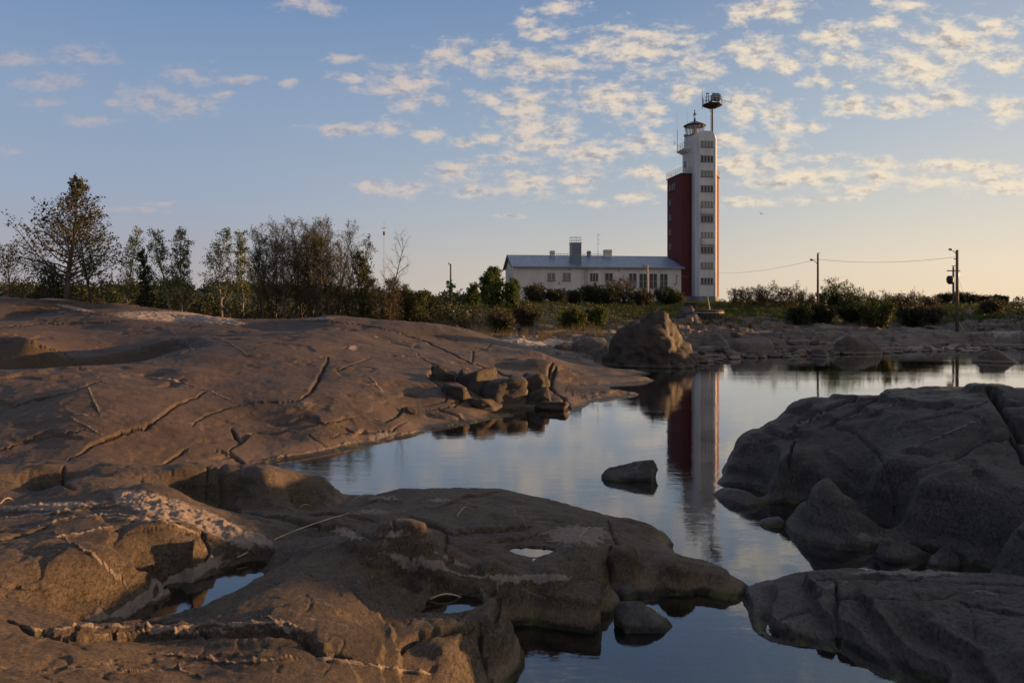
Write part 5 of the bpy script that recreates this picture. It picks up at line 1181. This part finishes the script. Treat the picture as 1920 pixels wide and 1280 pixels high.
bl = [ # p, top, Y, w, mat, dens, label
 (1005,538,100,70,'leaf_brown',2.2,'brown bush against the left end of the house'),(1045,545,100,60,'leaf_dark',2.4,'low dark bush under the left house windows'),
 (1108,534,104,64,'leaf_dark',3.2,'dark juniper in front of the ladder'),(1080,548,102,50,'leaf_dark',2.6,'low juniper left of the dark juniper'),(1165,521,106,78,'leaf_brown',2.0,'tallest reddish bush before the house middle'),(1138,540,104,60,'leaf_dark',2.4,'dark bush between the juniper and the reddish bush'),
 (1205,548,106,60,'leaf_brown',2.0,'brown bush under the tall windows'),(1245,540,108,60,'leaf_dark',2.2,'dark bush at the right end of the house'),(1268,548,108,34,'leaf_olive',1.6,'spiky bush at the corner of the house and the tower'),
 (1385,537,104,50,'leaf_brown',.8,'leftmost airy bush right of the tower'),(1415,528,102,62,'leaf_brown',.9,'twiggy bush second right of the tower'),(1448,524,102,64,'leaf_brown',.9,'widest twiggy bush right of the tower'),(1482,530,102,60,'leaf_brown',.8,'twiggy bush just left of the first lamp pole'),(1512,543,100,40,'leaf_brown',.8,'small twiggy bush touching the first lamp pole'),
 (1580,520,94,86,'leaf_green',1.6,'big green leafy bush right of the first lamp pole'),(1556,536,94,40,'leaf_olive',1.6,'dense bush at the foot of the big green bush'),(1622,543,94,44,'leaf_olive',1.2,'thin bush right of the big green bush'),
 (1668,549,92,50,'leaf_brown',.7,'airy bush left of centre between the two lamp poles'),(1702,546,92,60,'leaf_brown',.7,'airy bush right of centre between the two lamp poles'),(1742,553,96,34,'leaf_brown',.6,'small bare bush before the low pines'),
 (1848,553,110,40,'leaf_brown',.7,'bare bush right of the tallest lamp pole'),(1876,556,110,30,'needle',2.5,'lone little pine on the right skyline'),(1800,558,120,60,'needle',1.6,'low dense pine scrub behind the tallest lamp pole'),(1770,561,120,50,'needle',1.6,'low pine scrub left of the tallest lamp pole'),(1825,562,120,46,'needle',1.6,'low pine scrub right of the tallest lamp pole'),
 (1540,566,82,70,'leaf_dark',2.8,'dark green mound in front of the first lamp pole'),(1500,572,80,60,'leaf_dark',2.4,'low dark mound left of the first lamp pole'),(1645,560,80,76,'leaf_olive',2.8,'rounded green mound between the lamp poles'),(1600,564,84,60,'leaf_dark',2.6,'dark mound below the big green bush'),(1710,568,84,60,'leaf_dark',2.2,'low brown mound left of the tallest lamp pole'),
 (1745,572,86,60,'leaf_brown',1.6,'rust coloured heath bush near the tallest lamp pole'),(1860,574,86,70,'leaf_brown',1.6,'rust coloured heath bush at the right edge'),
 (985,575,66,60,'leaf_brown',1.4,'brown heath bush in front of the bright green tree'),(940,580,62,50,'leaf_brown',1.4,'low brown bush on the edge of the dome'),(1075,582,66,60,'leaf_olive',1.6,'olive bush left of the huge boulder'),(1120,580,70,44,'grass',1.8,'yellow green bush behind the left slope of the boulder')]
for i, (p, q, Y, w, mt_, dn, lab) in enumerate(bl):
    tree('bush', lab, 'bush', p, q+(5 if mt_ == 'leaf_dark' and p > 1400 else 0), Y, w*1.2, 'b', 60+i, nb=10, t0=.05, prof=lambda t: .55+.4*math.sin(math.pi*t), ang=50, up=.08, leaf=.17 if dn > 1.3 else .14, ns=5, nt=3, dens=dn, lmat=mt_, bark='bark_dark', stems=7, spread=.95, r0=.06)
# far tree line and undergrowth nobody could count
def clump_field(name, n, xs, yfun, hs, per, size, mat, seed, label, wide=1.):
    r = np.random.default_rng(seed); pts = []
    X = r.uniform(xs[0], xs[1], n); Yv = yfun(r, n, X); Z = land(X, Yv)
    for x, y, z in zip(X, Yv, Z):
        h = r.uniform(*hs); w = h*.75*wide; k = per
        u = r.normal(size=(k, 3)); u /= np.linalg.norm(u, axis=1)[:, None]; u *= (r.uniform(.35, 1, k)**.5)[:, None]
        pts.append(np.stack([x+u[:, 0]*w, y+u[:, 1]*w, z+np.abs(u[:, 2])*h], -1))
    o = leaf_mesh(name, np.concatenate(pts), size, mat, None, seed); tag(o, label=label, kind='stuff')
clump_field('undergrowth', 420, (-75, -4), lambda r, n, X: r.uniform(62, 78, n), (.8, 2.3), 130, .24, M['leaf_dark'], 1, 'dark undergrowth below the left trees')
clump_field('undergrowth', 260, (-50, -3), lambda r, n, X: r.uniform(58, 66, n), (.5, 1.5), 110, .18, M['leaf_brown'], 2, 'brown scrub in front of the left trees')
clump_field('forest', 520, (-150, 0), lambda r, n, X: r.uniform(95, 150, n), (.5, 2.3), 130, .42, M['leaf_dark'], 3, 'dark far tree line behind the left trees')
clump_field('forest', 160, (60, 200), lambda r, n, X: r.uniform(170, 260, n), (1, 2.6), 90, .45, M['needle'], 13, 'low dark scrub on the right skyline')
clump_field('heath', 520, (-6, 75), lambda r, n, X: shore(X)+r.uniform(24, 60, n), (.25, 1.0), 70, .16, M['leaf_dark'], 4, 'dark heath between the shore rocks and the bushes', 1.4)
clump_field('heath', 460, (-8, 75), lambda r, n, X: shore(X)+r.uniform(20, 62, n), (.2, .7), 60, .15, M['leaf_brown'], 5, 'brown heather on the rising ground', 1.5)

clump_field('heath', 380, (-8, 40), lambda r, n, X: shore(X)+r.uniform(20, 66, n), (.15, .5), 60, .14, M['grass'], 6, 'green low plants on the rising ground', 1.6)
def grass_field(name, n, xs, yfun, hs, mat, seed, label, w=.022):
    r = np.random.default_rng(seed); c = r.uniform(xs[0], xs[1], n//14); cy = yfun(r, n//14, c)
    X = np.repeat(c, 14)+r.normal(0, .18, len(c)*14); Yv = np.repeat(cy, 14)+r.normal(0, .18, len(c)*14); Z = land(X, Yv)
    m_ = len(X); h = r.uniform(*hs, m_); ln = r.normal(0, .22, (m_, 2))
    V = np.stack([np.stack([X-w, Yv, Z-.05], -1), np.stack([X+w, Yv, Z-.05], -1), np.stack([X+ln[:, 0]*h, Yv+ln[:, 1]*h, Z+h], -1)], 1).reshape(-1, 3)
    me = bpy.data.meshes.new(name); me.from_pydata(V.tolist(), [], np.arange(m_*3).reshape(-1, 3).tolist()); me.update()
    o = link_mesh(name, me, mat); tag(o, label=label, kind='stuff')
grass_field('grass', 26000, (-6, 60), lambda r, n, X: shore(X)+r.uniform(20, 75, n), (.2, .55), M['grass'], 7, 'green grass on the slope below the tower')
grass_field('grass', 30000, (12, 62), lambda r, n, X: r.uniform(82, 128, n), (.25, .6), M['grass'], 17, 'short green meadow in front of the tower', .05)
grass_field('dry_grass', 9000, (-45, 8), lambda r, n, X: shore(X)+r.uniform(14, 26, n), (.3, .9), M['dry_grass'], 8, 'dry straw coloured grass at the tree edge')
grass_field('dry_grass', 5000, (-5, 50), lambda r, n, X: shore(X)+r.uniform(18, 40, n), (.2, .5), M['dry_grass'], 9, 'tufts of dry grass among the shore rocks')

# ------------------------------------------------------------------ small things
def surf(key, p, q):
    X_, Y_, Z_ = OUT[key]; P_, Q_ = px(X_, Y_, Z_); d = np.hypot(P_-p, Q_-q); d[Z_ < -.2] = 1e9
    i = np.unravel_index(np.argmin(d), d.shape); return Vector((X_[i], Y_[i], Z_[i]))
for (a, b, r_, lab) in [((446,1049),(655,966),.008,'long straw stalk lying slantwise over the foreground pool'),((656,944),(700,926),.005,'straw stalk at the tip of the sunlit ridge'),((857,971),(878,954),.005,'short twig on the flat shaded rock'),
        ((1086,1014),(1110,991),.005,'pale twig on the salt-white patch'),((806,1128),(868,1126),.010,'smooth grey stick over the small black pool'),((560,957),(583,951),.005,'bit of straw beside the dark ridge'),((0,948),(24,940),.005,'straw at the left edge of the rocks')]:
    A, B = surf('foreground_bedrock8', *a), surf('foreground_bedrock8', *b); n_ = 6; pts = []
    for i in range(n_+1):
        q = A.lerp(B, i/n_); pts.append(q+Vector((0, 0, .03+.05*math.sin(math.pi*i/n_))))
    o = MB().tube(pts, [r_*1.2]+[r_]*(n_-1)+[r_*.5], 5).build('straw_stalk' if r_ < .009 else 'driftwood_stick', M['straw'], None, smooth=True); tag(o, label=lab, cat='stalk' if r_ < .009 else 'stick')
R = random.Random(9)
for (p, q, h, lab) in [(1075,742,.7,'thin leafless sprout at the edge of the flat shelf'),(1092,748,.5,'second leafless sprout by the flat shelf'),(1110,745,.45,'tiny sprout nearest the tip of the flat shelf'),(1060,735,.5,'sprout in the crack between dome and shelf')]:
    A = surf('bedrock_dome3', p, q); m = MB()
    for k in range(5):
        d = Vector((R.uniform(-.5, .5), R.uniform(-.3, .3), 1)); m.tube([p_+A-Vector((0, 0, .03)) for p_ in path(Vector((0, 0, 0)), d, h*R.uniform(.5, 1), 4, R, .05, .12)], [.010, .008, .007, .005, .003], 3)
    o = m.build('sprout', M['bark'], None); tag(o, label=lab, cat='plant')
def bird(p, q, Y, span, fly, lab):
    o_ = D(p, q, Y); e_ = empty('bird', o_, R.uniform(-.5, .5), label=lab, cat='bird'); s = span
    MB().tube([(-.32*s, 0, 0), (-.15*s, 0, .03*s), (.08*s, 0, .03*s), (.25*s, 0, .06*s), (.36*s, 0, .05*s)], [.01, .07*s, .09*s, .05*s, .01], 7).build('body', M['bird'], e_, smooth=True)
    for sy in (-1, 1):
        w = MB()
        if fly:
            w.v = [(.10*s, 0, .05*s), (-.10*s, 0, .05*s), (.04*s, sy*.28*s, .24*s), (-.14*s, sy*.26*s, .22*s), (-.12*s, sy*.55*s, .12*s), (.10*s, 0, .07*s), (-.10*s, 0, .07*s), (.04*s, sy*.28*s, .26*s), (-.14*s, sy*.26*s, .24*s)]
            w.f = [(0,2,3,1),(2,4,3),(5,6,8,7),(7,8,4),(0,5,7,2),(1,3,8,6)]
        else: w.tube([(.05*s, sy*.07*s, .05*s), (-.1*s, sy*.08*s, .03*s), (-.38*s, sy*.03*s, -.02*s)], [.03*s, .05*s, .01], 5)
        w.build('wing', M['bird'], e_)
    if not fly: MB().tube([(0, .02, -.12*s), (0, .02, 0)], .012, 4).tube([(0, -.02, -.12*s), (0, -.02, 0)], .012, 4).build('leg', M['rust_metal'], e_)
    return e_
g_ = bird(1427, 401, 95, .62, True, 'gull flying alone in the sky right of the tower'); g_.rotation_euler = (.5, .3, 1.4)
bird(1534.5, 475.0, 90, .62, False, 'small bird perched on top of the thin lamp pole'); bird(1788, 498.8, 105, .8, False, 'small bird perched on the double pole')
